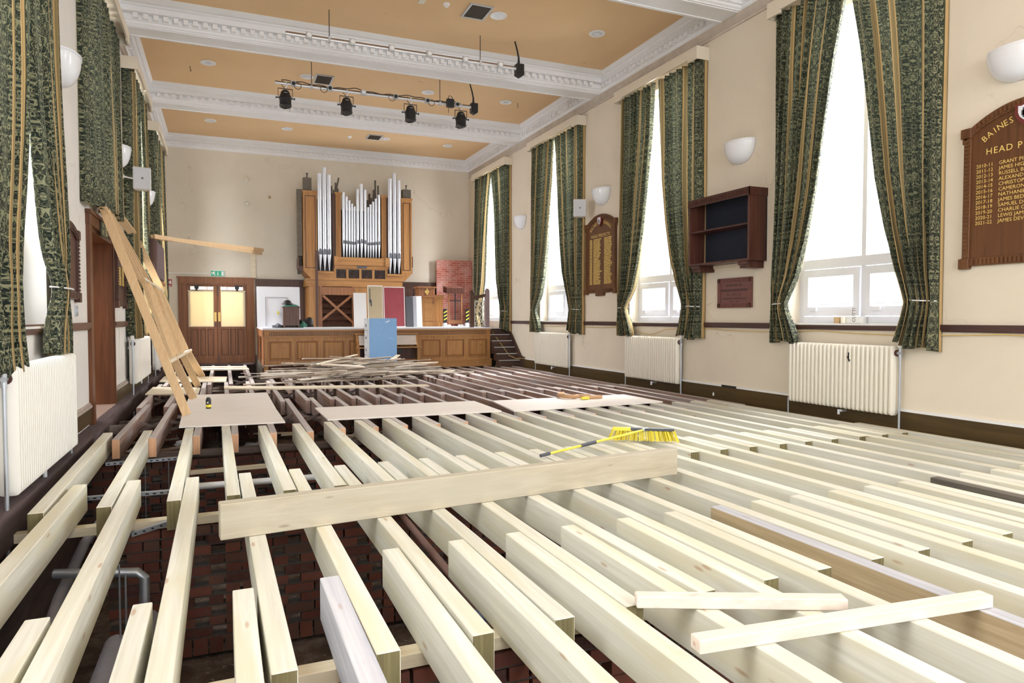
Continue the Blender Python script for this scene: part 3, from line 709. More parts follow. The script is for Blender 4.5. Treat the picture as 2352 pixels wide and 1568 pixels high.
    # white lining edge showing behind the near curtain
gl = 'green damask curtains on the left wall'
c = curtain(XL, -1, 5.66, 1, 1.42, 'green damask curtain at the left edge of the picture, in front of the white radiator', gl, seed=31, u0=.05, hem=.97, folds=5, amp=1.1, uvo=.3,
            prof=[(5.95, 1.44), (5.0, 1.44), (4.2, 1.42), (3.4, 1.34), (2.8, 1.18), (2.4, 1.0), (2.0, .78), (1.65, .56), (1.5, .58), (.97, .84)], tie=1.6)
c = curtain(XL, -1, 8.46, -1, 1.36, 'tied green damask curtain hanging over the valve of the nearest left radiator', gl, seed=32, u0=.50, hem=1.04, folds=7, amp=.9, off=.10, uvo=.33,
            prof=[(5.95, 1.38), (5.0, 1.37), (4.2, 1.35), (3.4, 1.26), (2.8, 1.12), (2.4, .98), (2.0, .80), (1.7, .68), (1.55, .70), (1.0, .78)], tie=1.65, outdrop=.1)
tieback(c, XL, -1, 8.40, -1, .66, 1.66)
c = curtain(XL, -1, 10.1, 1, 1.46, 'short green curtain over the left doorway, nearer half hanging to the door head', gl, seed=33, u0=.35, hem=2.86, folds=6, amp=1.0, off=.10, uvo=.2, prof=[(6, 1.46), (3.2, 1.42), (2.7, 1.2)], tie=0)
c = curtain(XL, -1, 13.0, -1, 1.46, 'short green curtain over the left doorway, farther half', gl, seed=34, u0=.15, hem=2.98, folds=6, amp=1.0, off=.10, prof=[(6, 1.46), (3.2, 1.42), (2.8, 1.35)], tie=0)
LW = [(15.6, 1.38, 'third left-hand window behind the leaning stud frame'), (20.0, 1.38, 'farthest left-hand window near the end doors')]
for i, (yc, half, nm) in enumerate(LW):
    pp = [(5.95, half), (5.0, 1.27), (4.0, 1.14), (3.2, 1.04), (2.5, .90), (2.0, .72), (1.7, .52), (1.58, .48), (1.4, .5), (1.03, .62)]
    curtain(XL, -1, yc - half, 1, half, 'green damask curtain, near half, at the %s' % nm, gl, seed=40 + i, u0=.2, prof=pp, folds=7, amp=1.2)
    curtain(XL, -1, yc + half, -1, half, 'green damask curtain, far half, at the %s' % nm, gl, seed=50 + i, u0=.45, prof=pp, folds=7, amp=1.2)
for yc, half, z0, lab in ((7.1, 1.46, 5.88, 'nearest left-hand'), (11.55, 1.5, 5.88, 'left doorway'), (15.6, 1.42, 5.88, 'third left-hand'), (20.0, 1.42, 5.88, 'farthest left-hand')):
    pelmet(XL, -1, yc, half, z0, 'cream wooden pelmet over the %s curtains' % lab)

# ================================================================ RADIATORS
def radiator(X, side, y0, y1, z0, z1, nrib, mat, label, gap=.05, d=.14, valve=None, chip=False, nvert=True):
    X = X - side * .004; ym = (y0 + y1) / 2
    t = thing('radiator', label, 'radiator', (X - side * (gap + d / 2), ym, z0), 'column radiators under the windows')
    mb = MB(); pitch = (y1 - y0) / nrib; xc = X - side * (gap + d / 2)
    for i in range(nrib):
        y = y0 + pitch * (i + .5); r = pitch * .46
        # rounded section: stadium outline extruded along Y with narrowed edges
        prof = []
        for (sx, sz, a0) in ((1, 1, 0), (-1, 1, 90), (-1, -1, 180), (1, -1, 270)):
            for q in range(4):
                a = math.radians(a0 + q * 30); R_ = .035
                prof.append((xc + sx * (d / 2 - R_) + R_ * math.cos(a), (z0 + z1) / 2 + sz * ((z1 - z0) / 2 - R_) + R_ * math.sin(a)))
        b = len(mb.v); n_ = len(prof)
        cxm, czm = xc, (z0 + z1) / 2
        for (off, sh) in ((-pitch / 2, .050), (-r * .72, .017), (-r * .35, .003), (r * .35, .003), (r * .72, .017), (pitch / 2, .050)):
            for (px, pz) in prof:
                ddx = (px - cxm); ddz = (pz - czm); L = math.hypot(ddx, ddz)
                mb.v.append((px - math.copysign(min(sh, abs(ddx)), ddx), y + off, pz - math.copysign(min(sh, abs(ddz)), ddz)))
        for k_ in range(5):
            for q in range(n_):
                q2 = (q + 1) % n_; mb.quadface((b + k_ * n_ + q, b + k_ * n_ + q2, b + (k_ + 1) * n_ + q2, b + (k_ + 1) * n_ + q))
        if i == 0: mb.quadface([b + q for q in range(n_)])
        if i == nrib - 1: mb.quadface([b + 5 * n_ + q for q in range(n_)])
    mb.build('sections', mat, t, smooth='auto')
    # wall brackets and foot bracket
    xb0, xb1 = sorted((X, xc))
    MB().box(xb0, xb1, y0 + .3, y0 + .33, z1 - .2, z1 - .15).box(xb0, xb1, y1 - .33, y1 - .3, z1 - .2, z1 - .15).build('bracket', mat, t)
    f = MB().box(*sorted((X, xc)), ym - .05, ym - .02, z0 - .05, z0 - .02); f.tube([(xc, ym, z0 - .02), (xc, ym, z0 - .09)], .018, 8); f.build('foot_bracket', M['alu'], t)
    # valve and pipes
    vy = y0 - .05
    v = MB().tube([(xc, y0, z1 - .09), (xc, vy - .02, z1 - .09)], .022, 10).tube([(xc, vy, z1 - .15), (xc, vy, z1 - .02)], .02, 10)
    v.build('valve', M['steel'], t, smooth='auto'); MB().tube([(xc, vy, z1 - .02), (xc, vy, z1 + .06)], .03, 12).build('valve_cap', M['white'], t, smooth='auto')
    MB().tube([(xc, y0 + .004, z1 - .09), (xc, y0 - .012, z1 - .09)], .042, 12).build('union_nut', M['mahog'], t)
    MB().tube([(xc, vy, z1 - .1), (xc, vy, -.6)], .014, 10).build('pipe', M['steel'], t, smooth='auto')
    MB().tube([(xc, y1 - .02, z0 + .05), (xc, y1 + .05, z0 + .05), (xc, y1 + .055, -.6)], .011, 8).build('pipe', M['steel'], t)
    if chip:
        c = MB(); yy = y0 + pitch * 9.5; xx = X - side * (gap + d + .001)
        for (dy, a, b_) in ((0, .82, .92), (.012, .84, .87), (-.008, .80, .83)): c.box(*sorted((xx, xx + side * .01)), yy + dy - .008, yy + dy + .010, a, b_)
        c.build('paint_chip', M['black'], t)
    return t
radiator(XR, 1, 6.0, 7.72, .15, 1.03, 25, M['rad'], 'cream column radiator with a dark paint chip under the nearest right-hand window', chip=True)
radiator(XR, 1, 10.43, 12.22, .15, 1.02, 25, M['rad'], 'cream column radiator under the right-hand window left of the bookcase')
radiator(XR, 1, 14.85, 16.72, .15, 1.01, 25, M['rad'], 'smallest-looking cream column radiator, the farthest one on the right wall')
radiator(XL, -1, 6.08, 8.28, .05, 1.02, 34, M['radw'], 'large white column radiator at the left edge under the tied curtains', gap=.09, d=.15)
radiator(XL, -1, 14.1, 16.6, .17, 1.0, 30, M['radw'], 'white column radiator behind the leaning stud frame, nearer of two')
radiator(XL, -1, 18.4, 20.6, .12, 1.0, 28, M['radw'], 'white column radiator behind the leaning stud frame, farther of two')

# ================================================================ WALL UPLIGHTERS, SPEAKERS
def uplighter(X, side, y, z, label, R_=.33, H=.35, D=.22):
    t = thing('wall_light', label, 'wall light', (X, y, z), 'white half-bowl wall lights')
    mb = MB(); nr, na = 12, 18
    for i in range(nr + 1):
        a = i / nr * PI / 2; rad = math.cos(a) ** .8 if i < nr else .0; h = -H * math.sin(a)
        for k_ in range(na + 1):
            th = PI * k_ / na; mb.v.append((X - side * D * rad * math.sin(th), y + R_ * rad * math.cos(th), z + h))
    for i in range(nr):
        for k_ in range(na): b = i * (na + 1) + k_; mb.f.append((b, b + 1, b + na + 2, b + na + 1)); mb.m.append(0)
    o = mb.build('lamp_shade', M['lampglass'], t, smooth=True, fixn=False); s = o.modifiers.new('solid', 'SOLIDIFY'); s.thickness = .008
    r = MB()
    for k_ in range(18):
        th, t2 = PI * k_ / 18, PI * (k_ + 1) / 18
        r.bar((X - side * (D + .002) * math.sin(th), y + (R_ + .002) * math.cos(th), z - .012), (X - side * (D + .002) * math.sin(t2), y + (R_ + .002) * math.cos(t2), z - .012), .012, .02)
    r.build('rim', M['lampglass'], t)
    MB().box(*sorted((X, X - side * .06)), y - .06, y + .06, z - .22, z - .08).build('backplate', M['white'], t)
    MB().lathe([(0, 0), (.02, 0), (.03, .05), (.03, .10), (.015, .13), (0, .13)], (X - side * .1, y, z - .16)).build('bulb', M['lampglass'], t, smooth=True)
for (y, lab) in ((4.70, 'white half-bowl wall light cut by the right edge, above the big honours board'), (8.98, 'white half-bowl wall light above the wooden wall bookcase'),
                 (13.43, 'white half-bowl wall light above the small honours board'), (17.97, 'smallest white half-bowl wall light, farthest along the right wall')):
    uplighter(XR, 1, y, 4.27, lab)
for (y, lab) in ((9.02, 'white half-bowl wall light between the two nearest left-hand curtains'), (13.48, 'white half-bowl wall light above the left wall loudspeaker'), (17.95, 'white half-bowl wall light below the left wall loudspeaker, farthest left')):
    uplighter(XL, -1, y, 4.30, lab)
def loudspeaker(c, rz, wallpt, label):
    t = thing('loudspeaker', label, 'loudspeaker', c, 'white wall loudspeakers'); t.rotation_euler = (0, 0, rz)
    def B(mb, nm, mt, par=t, **k): return mb.build(nm, mt, par, **k)
    w, h = .15, .20; C0 = Vector(c)
    def P(x, y, z): return C0 + Vector((x, y, z))
    mb = MB().hexa([P(-w, -.11, -h), P(w, -.11, -h), P(w * .62, .12, -h), P(-w * .62, .12, -h), P(-w, -.11, h), P(w, -.11, h), P(w * .62, .12, h), P(-w * .62, .12, h)])
    B(mb, 'cabinet', M['speaker'], bevel=.012)
    B(MB().box(C0.x - w + .014, C0.x + w - .014, C0.y - .121, C0.y - .108, C0.z - h + .014, C0.z + h - .014), 'grille', M['grille'], bevel=.008)
    b_ = B(MB().box(C0.x - .017, C0.x + .017, C0.y - .125, C0.y - .120, C0.z - .017, C0.z + .017), 'badge', M['black'])
    mb = MB(); s = C0; mb.box(s.x - .008, s.x - .003, s.y - .127, s.y - .125, s.z - .006, s.z + .009); mb.box(s.x + .001, s.x + .007, s.y - .127, s.y - .125, s.z - .009, s.z + .006)
    mb.build('badge_mark', M['white'], b_)
    wp = Vector(wallpt) - C0; ca, sa = math.cos(-rz), math.sin(-rz)
    wl_ = Vector((wp.x * ca - wp.y * sa, wp.x * sa + wp.y * ca, wp.z))
    B(MB().tube([C0 + Vector((0, .10, 0)), C0 + wl_ * .97], .014, 8).lathe([(.04, 0), (.04, .02)], C0 + wl_ * .90, axis=wl_, seg=12), 'bracket', M['speaker'])
    return t
loudspeaker((7.58, 14.0, 3.90), math.radians(-20), (XR, 14.3, 3.92), 'white loudspeaker bracketed on the right wall beside the third curtains')
loudspeaker((-1.36, 14.2, 3.91), math.radians(12), (XL + .012, 13.85, 3.88), 'white loudspeaker bracketed on the left wall in front of the curtains')

# ================================================================ THINGS ON THE RIGHT WALL
def honours_board(X, side, y0, y1, z0, z1, rise, label, names=None, title=None, sub=None, dense=False, th=.05, plinth=False, crest=True, gold=True, mat=None):
    """flat oak board with a segmental arched head, dentil frame, corner blocks and lettering"""
    ym, w = (y0 + y1) / 2, (y1 - y0); xf = X - side * th
    mat = mat or M['board']
    t = thing('honours_board', label, 'honours board', (X, ym, z0))
    def arch(y, base, r): return base + r * (1 - ((y - ym) / (w / 2)) ** 2)
    ns = 24; pts = [(X, y0 + .07, z0 + .07), (X, y1 - .07, z0 + .07)]
    for i in range(ns + 1):
        y = y1 - .07 - (w - .14) * i / ns; pts.append((X, y, arch(y, z1 - rise, rise) - .03))
    MB().prism(pts, (-side * th * .6, 0, 0)).build('panel', mat, t)
    fr = MB()
    def bx(a, b, c, d, dep=th): fr.box(*sorted((X, X - side * dep)), a, b, c, d)
    bx(y0 + .02, y0 + .10, z0, z1 - rise); bx(y1 - .10, y1 - .02, z0, z1 - rise); bx(y0, y1, z0 + .02, z0 + .11)
    for a in (y0 - .012, y1 - .105):
        bx(a, a + .117, z0 - .012, z0 + .105, th + .015); bx(a, a + .117, z1 - rise - .04, z1 - rise + .07, th + .015)
    for i in range(ns):
        a, b = y0 + w * i / ns, y0 + w * (i + 1) / ns
        za, zb = arch(a, z1 - rise, rise), arch(b, z1 - rise, rise)
        fr.hexa([(X, a, za - .10), (X, b, zb - .10), (X - side * th, b, zb - .10), (X - side * th, a, za - .10), (X, a, za), (X, b, zb), (X - side * th, b, zb), (X - side * th, a, za)])
    fr.build('frame', mat, t, bevel=.004)
    dn = MB(); step = .045
    q = z0 + .12
    while q < z1 - rise - .06:
        for a in (y0 + .03, y1 - .09): dn.box(*sorted((X - side * (th - .002), X - side * (th + .012))), a, a + .06, q, q + .026)
        q += step
    q = y0 + .13
    while q < y1 - .15:
        dn.box(*sorted((X - side * (th - .002), X - side * (th + .012))), q, q + .026, z0 + .035, z0 + .095)
        za = arch(q, z1 - rise, rise); dn.box(*sorted((X - side * (th - .002), X - side * (th + .012))), q, q + .026, za - .085, za - .025); q += step
    dn.build('dentil_moulding', mat, t)
    if plinth: MB().box(*sorted((X, X - side * (th + .02))), ym - .17, ym + .17, z0 - .05, z0 + .1).build('name_block', mat, t, bevel=.01)
    uu = (0, -side, 0); vv = (0, 0, 1); xt = X - side * (th * .6 + .003)
    L = lambda mb, nm='lettering': mb.build(nm, M['gold'], t, fixn=False)
    def Y(s): return ym + side * (w / 2 - s) if False else (y1 - s if side > 0 else y0 + s)    # s = distance from the reader's left edge
    zt = z1 - rise
    if title:
        mb = MB(); R_ = w * .75; n_ = len(title[0])
        for wi, word in enumerate(title):
            for i, ch in enumerate(word):
                # letters set along an arch, crest between the words
                pos = (-(.085 + (len(word) - i - .5) * title_sp) if wi == 0 else (.085 + (i + .5) * title_sp)) * w
                dz = -pos * pos / (2 * R_ * .55); sl = -pos / (R_ * .55)
                a = math.atan(sl); u_ = (0, -side * math.cos(a), math.sin(a)); v_ = (0, side * math.sin(a), math.cos(a))
                text_into(mb, ch, w * .072, (xt, Y(w / 2 + pos), zt - .02 * w + dz + rise * .25), u_, v_, 'CENTER')
        L(mb)
    if sub:
        mb = MB(); text_into(mb, sub, w * .075, (xt, Y(w / 2), zt - w * .20), uu, vv, 'CENTER', spacing=1.15); L(mb)
    if names:
        mb = MB()
        for i, (yr, nm_) in enumerate(names):
            zz = zt - w * .30 - i * .0575
            text_into(mb, yr, .056, (xt, Y(.155), zz), uu, vv, 'LEFT'); text_into(mb, nm_, .056, (xt, Y(.40), zz), uu, vv, 'LEFT')
        L(mb)
    if dense:   # rows of worn gold lettering too small to read
        mb = MB(); rr = random.Random(3)
        for i in range(30 if dense == 1 else 14):
            zz = zt - w * .24 - i * (z1 - z0 - .75) / (30 if dense == 1 else 14)
            for c0, words in ((.15, 1), (.27, 2), (.62, 2)):
                s = c0 * w if words > 1 else c0 * w
                for q in range(words):
                    ln = rr.uniform(.08, .13) * w if words > 1 else .08 * w
                    m_ = s
                    while m_ < s + ln:
                        g = .016; yy = sorted((Y(m_), Y(m_ + g * .62))); mb.box(*sorted((xt, xt - side * .001)), yy[0], yy[1], zz, zz + .026 * (1 if rr.random() > .3 else .7)); m_ += g
                    s += ln + .012
        L(mb)
    if crest:
        zc = zt + rise * .45 - .02 * w; hw = .055 * w
        sh = [(-1, 1.2), (-.5, 1.1), (0, 1.25), (.5, 1.1), (1, 1.2), (1, 0), (.7, -.8), (0, -1.5), (-.7, -.8), (-1, 0)]
        MB().prism([(xf + side * .004, ym + a * hw * 1.25, zc + b * hw * 1.15) for a, b in sh], (-side * .025, 0, 0)).build('crest', M['crest'], t)
        MB().prism([(xf - side * .021, ym + a * hw * .78, zc + .01 + b * hw * .78) for a, b in sh], (-side * .004, 0, 0)).build('crest_shield', M['wb'], t)
        MB().box(*sorted((xf - side * .024, xf - side * .028)), ym - hw * .3, ym + hw * .3, zc - .4 * hw, zc + .35 * hw).box(*sorted((xf - side * .024, xf - side * .028)), ym - hw * .12, ym + hw * .12, zc - .7 * hw, zc + .7 * hw).build('crest_charge', M['charcoal'], t)
    return t
title_sp = .040
NAMES = [('2010-11', 'GRANT PILLING'), ('2011-12', 'JAMES HIGHAM'), ('2012-13', 'RUSSELL BROOKES'), ('2013-14', 'ALEXANDER HICKSON'), ('2014-15', 'CHRISTOPHER PICKLES'),
         ('2015-16', 'CAMERON DONNELLY'), ('2016-17', 'NATHANIEL READ'), ('2017-18', 'JAMES BEDELL'), ('2018-19', "SAMUEL DOW"), ('2019-20', "CHARLIE O'BRIEN"), ('2020-21', 'LEWIS JAMES'), ('2021-22', 'JAMES DEVINE')]
honours_board(XR, 1, 3.95, 5.28, 1.95, 3.72, .26, 'large arched oak honours board with gold names at the right edge', NAMES, ('BAINES', 'SCHOOL'), 'HEAD PREFECTS')
honours_board(XR, 1, 12.80, 14.17, 1.93, 3.72, .24, 'small-looking arched honours board with dense gold lettering between right-hand windows', None, ('BAINES', 'SCHOOL'), 'HEAD PREFECTS', dense=1, plinth=True)
honours_board(XL, -1, 8.75, 9.72, 1.58, 2.50, .14, 'carved wooden board beside the left doorway, half hidden by the tied curtain', dense=0, crest=False, mat=M['mahog'])
honours_board(XL, -1, 12.93, 14.0, 1.56, 2.62, .14, 'wooden board with gold lettering on the left wall behind the leaning frame', dense=2, crest=True, mat=M['mahog'])
# wall bookcase
def bookcase(X, y0, y1, z0, z1, d, label):
    t = thing('wall_bookcase', label, 'bookcase', (X - d / 2, (y0 + y1) / 2, z0)); x0 = X - d
    MB().box(X - .02, X, y0, y1, z0, z1).build('back_panel', M['darkvoid'], t)
    MB().box(x0, X - .02, y0, y0 + .04, z0, z1).build('side_panel', M['mahog'], t, bevel=.004)
    MB().box(x0, X - .02, y1 - .04, y1, z0, z1).build('side_panel', M['mahog'], t, bevel=.004)
    MB().box(x0, X - .02, y0 + .04, y1 - .04, z1 - .03, z1).build('top_board', M['mahog'], t)
    MB().box(x0, X - .02, y0 + .04, y1 - .04, z0, z0 + .035).build('bottom_board', M['mahog'], t)
    MB().box(x0 + .01, X - .02, y0 + .04, y1 - .04, (z0 + z1) / 2 + .0, (z0 + z1) / 2 + .025).build('shelf', M['mahog'], t)
    c = MB().box(x0 - .012, x0 + .0, y0 - .012, y1 + .012, z1 - .12, z1 + .008).box(x0 - .012, X, y0 - .012, y0, z1 - .12, z1 + .008).box(x0 - .012, X, y1, y1 + .012, z1 - .12, z1 + .008)
    q = y0 + .02
    while q < y1 - .04: c.box(x0 - .02, x0 - .011, q, q + .022, z1 - .095, z1 - .025); q += .043
    c.build('fluted_cornice', M['mahog'], t)
    for a in (y0 + .06, y1 - .26):
        b = MB().box(x0 + .05, X, a, a + .20, z0 - .11, z0).box(x0 + .02, x0 + .06, a - .01, a + .21, z0 - .06, z0); b.build('bracket', M['mahog'], t, bevel=.004)
    MB().box(X - .03, X, y0 + .2, y1 - .2, z0 - .05, z0).build('batten', M['plank'], t)
bookcase(XR, 8.38, 9.88, 2.28, 3.41, .36, 'dark red-brown wooden bookcase with two empty shelves hung on the right wall')
# memorial plaque
t = thing('memorial_plaque', 'small red-brown carved memorial plaque below the wall bookcase', 'plaque', (XR, 9.08, 1.55))
MB().box(XR - .03, XR, 8.67, 9.49, 1.55, 2.05).build('panel', M['plaque'], t, bevel=.004)
mb = MB()
for (a, b, c, d_) in ((8.67, 9.49, 1.55, 1.63), (8.67, 9.49, 1.97, 2.05), (8.67, 8.75, 1.63, 1.97), (9.41, 9.49, 1.63, 1.97)): mb.box(XR - .04, XR - .03, a, b, c, d_)
q = 8.78
while q < 9.38: mb.box(XR - .047, XR - .04, q, q + .02, 1.565, 1.62); mb.box(XR - .047, XR - .04, q, q + .02, 1.98, 2.035); q += .038
q = 1.65
while q < 1.95: mb.box(XR - .047, XR - .04, 8.685, 8.735, q, q + .018); mb.box(XR - .047, XR - .04, 9.425, 9.475, q, q + .018); q += .036
mb.build('fluted_border', M['plaque'], t)
for (a, b) in ((8.712, 1.592), (9.448, 1.592), (8.712, 2.008), (9.448, 2.008)): MB().lathe([(0, 0), (.04, 0), (.036, .02), (.02, .028), (0, .028)], (XR - .035, a, b), axis=(-1, 0, 0), seg=14).build('corner_boss', M['mahog'], t)
mb = MB()
for s_, z, sz in (('IN MEMORY OF', 1.905, .055), ('FRANCIS JOHN BOWNESS', 1.825, .058), ('B.A.   D.P.A.   J.P.', 1.755, .052), ('CHAIRMAN OF THIS SCHOOL', 1.69, .044), ('1941  -  1944', 1.64, .040)):
    text_into(mb, s_, sz, (XR - .032, 9.08, z), (0, -1, 0), (0, 0, 1), 'CENTER', spacing=.95)
mb.build('lettering', M['black'], t, fixn=False)
# window sill bits
t = thing('carton', 'white printed carton lying on the sill of the nearest right-hand window', 'box', (8.0, 6.78, 1.305)); MB().box(7.96, 8.07, 6.70, 6.93, 1.305, 1.40).build('box', M['paper'], t)
mb = MB(); text_into(mb, 'CUTTI', .07, (7.958, 6.79, 1.32), (0, 0, 1), (0, 1, 0)); mb.build('lettering', M['mahog'], t, fixn=False)
tag(MB().box(7.96, 8.06, 7.06, 7.15, 1.305, 1.39).build('carton', M['cardboard'], loc=(8, 7.1, 1.305)), 'small brown cardboard box on the sill of the nearest right-hand window', 'box')
tag(MB().lathe([(0, 0), (.045, 0), (.045, .095), (0, .095)], (7.99, 7.0, 1.305)).build('paper_roll', M['latt'], loc=(7.99, 7.0, 1.305), smooth='auto'), 'cream cylinder standing between two boxes on the window sill', 'roll')
# yellow cable looped below the dado
mb = MB(); pts = []
for i in range(200):
    y = 17.6 - i * 13.6 / 199; sag = abs(math.sin(y * 1.25 + .3)); pts.append((XR - .035, y, 1.20 - .035 * sag - (.12 * math.sin((y - 11.0) / 1.2 * PI) if 11.0 < y < 12.2 else 0)))
tag(MB().tube(pts, .006, 6).build('cable', M['cable'], loc=(XR, 11, 1.2)), 'thin yellow cable draped along the underside of the right dado rail', 'cable')
tag(MB().box(XR - .05, XR - .035, 9.0, 9.35, .205, .24).build('cable_clip', M['black'], loc=(XR, 9.2, .2)), 'black gap cover in the white trunking on the right skirting', 'trunking')
tag(MB().lathe([(0, 0), (.012, 0), (.016, .03), (.005, .06), (0, .06)], (XR - .055, 9.55, .03)).build('door_stop', M['white'], loc=(XR - .05, 9.5, .03)), 'small white fitting on the right skirting', 'fitting')

# ================================================================ CEILING THINGS
def downlight(x, y, label):
    t = thing('downlight', label, 'ceiling light', (x, y, ZC), 'round recessed downlights')
    MB().lathe([(.085, 0), (.15, 0), (.155, -.012), (.145, -.022), (.105, -.014), (.085, 0)], (x, y, ZC), cap=False, seg=28).build('trim_ring', M['white'], t, smooth='auto')
    MB().lathe([(.0, -.002), (.105, -.002), (.105, -.012), (0, -.012)], (x, y, ZC), seg=24).build('reflector', M['alu'], t, smooth='auto')
    b = MB(); b.tube([(x - .05, y - .02, ZC - .02), (x + .05, y - .02, ZC - .02)], .012, 8); b.tube([(x - .05, y + .02, ZC - .02), (x + .05, y + .02, ZC - .02)], .012, 8); b.build('lamp_tube', M['lampglass'], t)
sc = (ZC - 1.38) / (7.0 - 1.38)
for (x, y, lab) in ((4.77, 11.97, 'round downlight next to the nearest dark ceiling vent'), (6.86, 11.96, 'round downlight in the nearest coffer, by the right cornice'),
                    (-.25, 16.63, 'round downlight in the middle coffer, by the left cornice'), (1.85, 16.68, 'round downlight in the middle coffer beside the dark vent'),
                    (4.75, 16.66, 'round downlight in the middle coffer, third from the left'), (6.83, 16.63, 'round downlight in the middle coffer, nearest the right wall'),
                    (-.29, 21.42, 'round downlight in the farthest coffer, by the left cornice'), (1.79, 21.46, 'round downlight in the farthest coffer, second from the left'),
                    (4.72, 21.46, 'round downlight beside the farthest dark vent'), (6.79, 21.53, 'round downlight in the farthest coffer, nearest the right wall')):
    downlight(x * sc, y * sc, lab)
for (x0, x1, y0, y1, lab) in ((4.17, 4.54, 11.72, 12.24, 'square dark ceiling vent in the nearest coffer'), (2.06, 2.40, 16.46, 17.03, 'square dark ceiling vent in the middle coffer'), (4.19, 4.56, 21.16, 21.66, 'square dark ceiling vent in the farthest coffer')):
    x0, x1, y0, y1 = x0 * sc, x1 * sc, y0 * sc, y1 * sc
    t = thing('ceiling_vent', lab, 'vent', ((x0 + x1) / 2, (y0 + y1) / 2, ZC), 'square ceiling vents'); f = .035
    fr = MB().box(x0 - f, x0, y0 - f, y1 + f, ZC - .02, ZC).box(x1, x1 + f, y0 - f, y1 + f, ZC - .02, ZC).box(x0, x1, y0 - f, y0, ZC - .02, ZC).box(x0, x1, y1, y1 + f, ZC - .02, ZC); fr.build('frame', M['grey'], t)
    sl = MB(); q = y0
    while q < y1 - .01: sl.box(x0, x1, q, q + .012, ZC - .014, ZC); q += .022
    sl.build('grille', M['vent'], t); MB().box(x0, x1, y0, y1, ZC - .004, ZC).build('backing', M['vent'], t)
for (x, y, lab) in ((3.74, 11.90, 'white dome smoke detector in the nearest coffer'), (3.65, 21.63, 'white dome smoke detector in the farthest coffer')):
    x, y = x * sc, y * sc
    tag(MB().lathe([(0, 0), (.06, 0), (.06, -.02), (.05, -.035), (.03, -.04), (.028, -.06), (0, -.062)], (x, y, ZC)).build('smoke_detector', M['white'], loc=(x, y, ZC), smooth='auto'), lab, 'smoke detector')
tag(MB().box(3.28 * sc - .05, 3.28 * sc + .05, 11.75 * sc, 11.95 * sc, ZC - .06, ZC).build('sensor', M['latt'], loc=(3.28 * sc, 11.8 * sc, ZC)), 'small cream sensor box on the ceiling at the top edge', 'sensor')
for (x, y) in ((416, 158), (0, 0)):
    pass
for (x, y, lab) in ((-.60, 16.3, 'small dark hook in the middle coffer, left side'), (6.85, 15.9, 'small dark hook in the middle coffer, right side')):
    tag(MB().tube([(x, y, ZC), (x, y, ZC - .06), (x + .02, y, ZC - .09), (x, y, ZC - .11)], .008, 6).build('ceiling_hook', M['vent'], loc=(x, y, ZC)), lab, 'hook')
ZBAR = 6.235
def bar(y, label, sockets):
    t = thing('lighting_bar', label, 'lighting bar', (3.2, y, ZBAR))
    MB().tube([(1.03, y, ZBAR), (5.36, y, ZBAR)], .026, 12).build('tube', M['alu'], t, smooth='auto')
    MB().tube([(1.03, y, ZBAR + .035), (5.3, y, ZBAR + .035)], .010, 6).build('flex', M['black'] if len(sockets) != 6 else wood('brown_flex', (.15, .08, .04), (.2, .1, .05), 'x'), t)
    for x in (1.76, 4.57):
        MB().tube([(x, y, ZBAR), (x, y, ZC)], .008, 8).build('hanger_rod', M['vent'], t); MB().box(x - .02, x + .02, y - .035, y + .035, ZBAR - .04, ZBAR + .06).build('rod_clamp', M['grey'], t)
    for x in sockets:
        b = MB().box(x - .05, x + .05, y - .085, y - .015, ZBAR - .05, ZBAR + .06).build('socket', M['grey'], t, bevel=.006)
        MB().lathe([(0, 0), (.038, 0), (.038, .012), (0, .012)], (x, y - .085, ZBAR + .005), axis=(0, -1, 0), seg=16).build('socket_face', M['white'] if (len(sockets) == 6 and y < 13) or abs(x - 2.84) < .1 else M['black'], b)
    j = MB().box(5.31, 5.47, y - .05, y + .09, ZBAR - .11, ZBAR + .10).prism([(5.31, y - .05, ZBAR - .11), (5.47, y - .05, ZBAR - .11), (5.40, y - .05, ZBAR - .15)], (0, .14, 0)); j.build('junction_box', M['black'], t, bevel=.006)
    MB().tube([(5.38, y + .02, ZBAR + .08), (5.37, y, ZBAR + .22), (5.34, y, ZBAR + .36), (5.29, y, ZC)], [.03, .018, .016, .014], 10).build('supply_cable', M['black'], t, smooth=True)
    return t
bar(12.41, 'bare silver lighting bar with six white sockets, nearer of the two', [1.41, 2.15, 2.85, 3.55, 4.25, 4.96])
t2 = bar(15.05, 'silver lighting bar carrying four black spotlights, farther of the two', [1.39, 2.13, 2.84, 3.54, 4.26, 4.96])
mb = MB(); rr = random.Random(5); pts = []
for i in range(90):
    x = 1.15 + i * 3.9 / 89; pts.append((x, 15.02 + .02 * math.sin(x * 9), ZBAR + .05 + .018 * math.sin(x * 5.3) + .012 * math.sin(x * 17)))
mb.tube(pts, .009, 6)
for x in (1.47, 2.0, 3.45, 4.34): mb.tube([(x + .07 * math.cos(a * .5), 14.95, ZBAR - .04 + .07 * math.sin(a * .5)) for a in range(0, 14)], .006, 5)
mb.build('loose_cable', M['black'], t2)
MB().box(4.70, 4.86, 14.9, 15.0, ZBAR - .09, ZBAR + .09).tube([(4.72, 14.95, ZBAR + .08), (4.76, 14.95, ZBAR + .17), (4.82, 14.95, ZBAR + .15), (4.84, 14.95, ZBAR + .07)], .008, 6).tube([(4.74, 14.95, ZBAR - .08), (4.74, 14.95, ZBAR - .22)], .006, 6).build('dimmer_box', M['black'], t2)
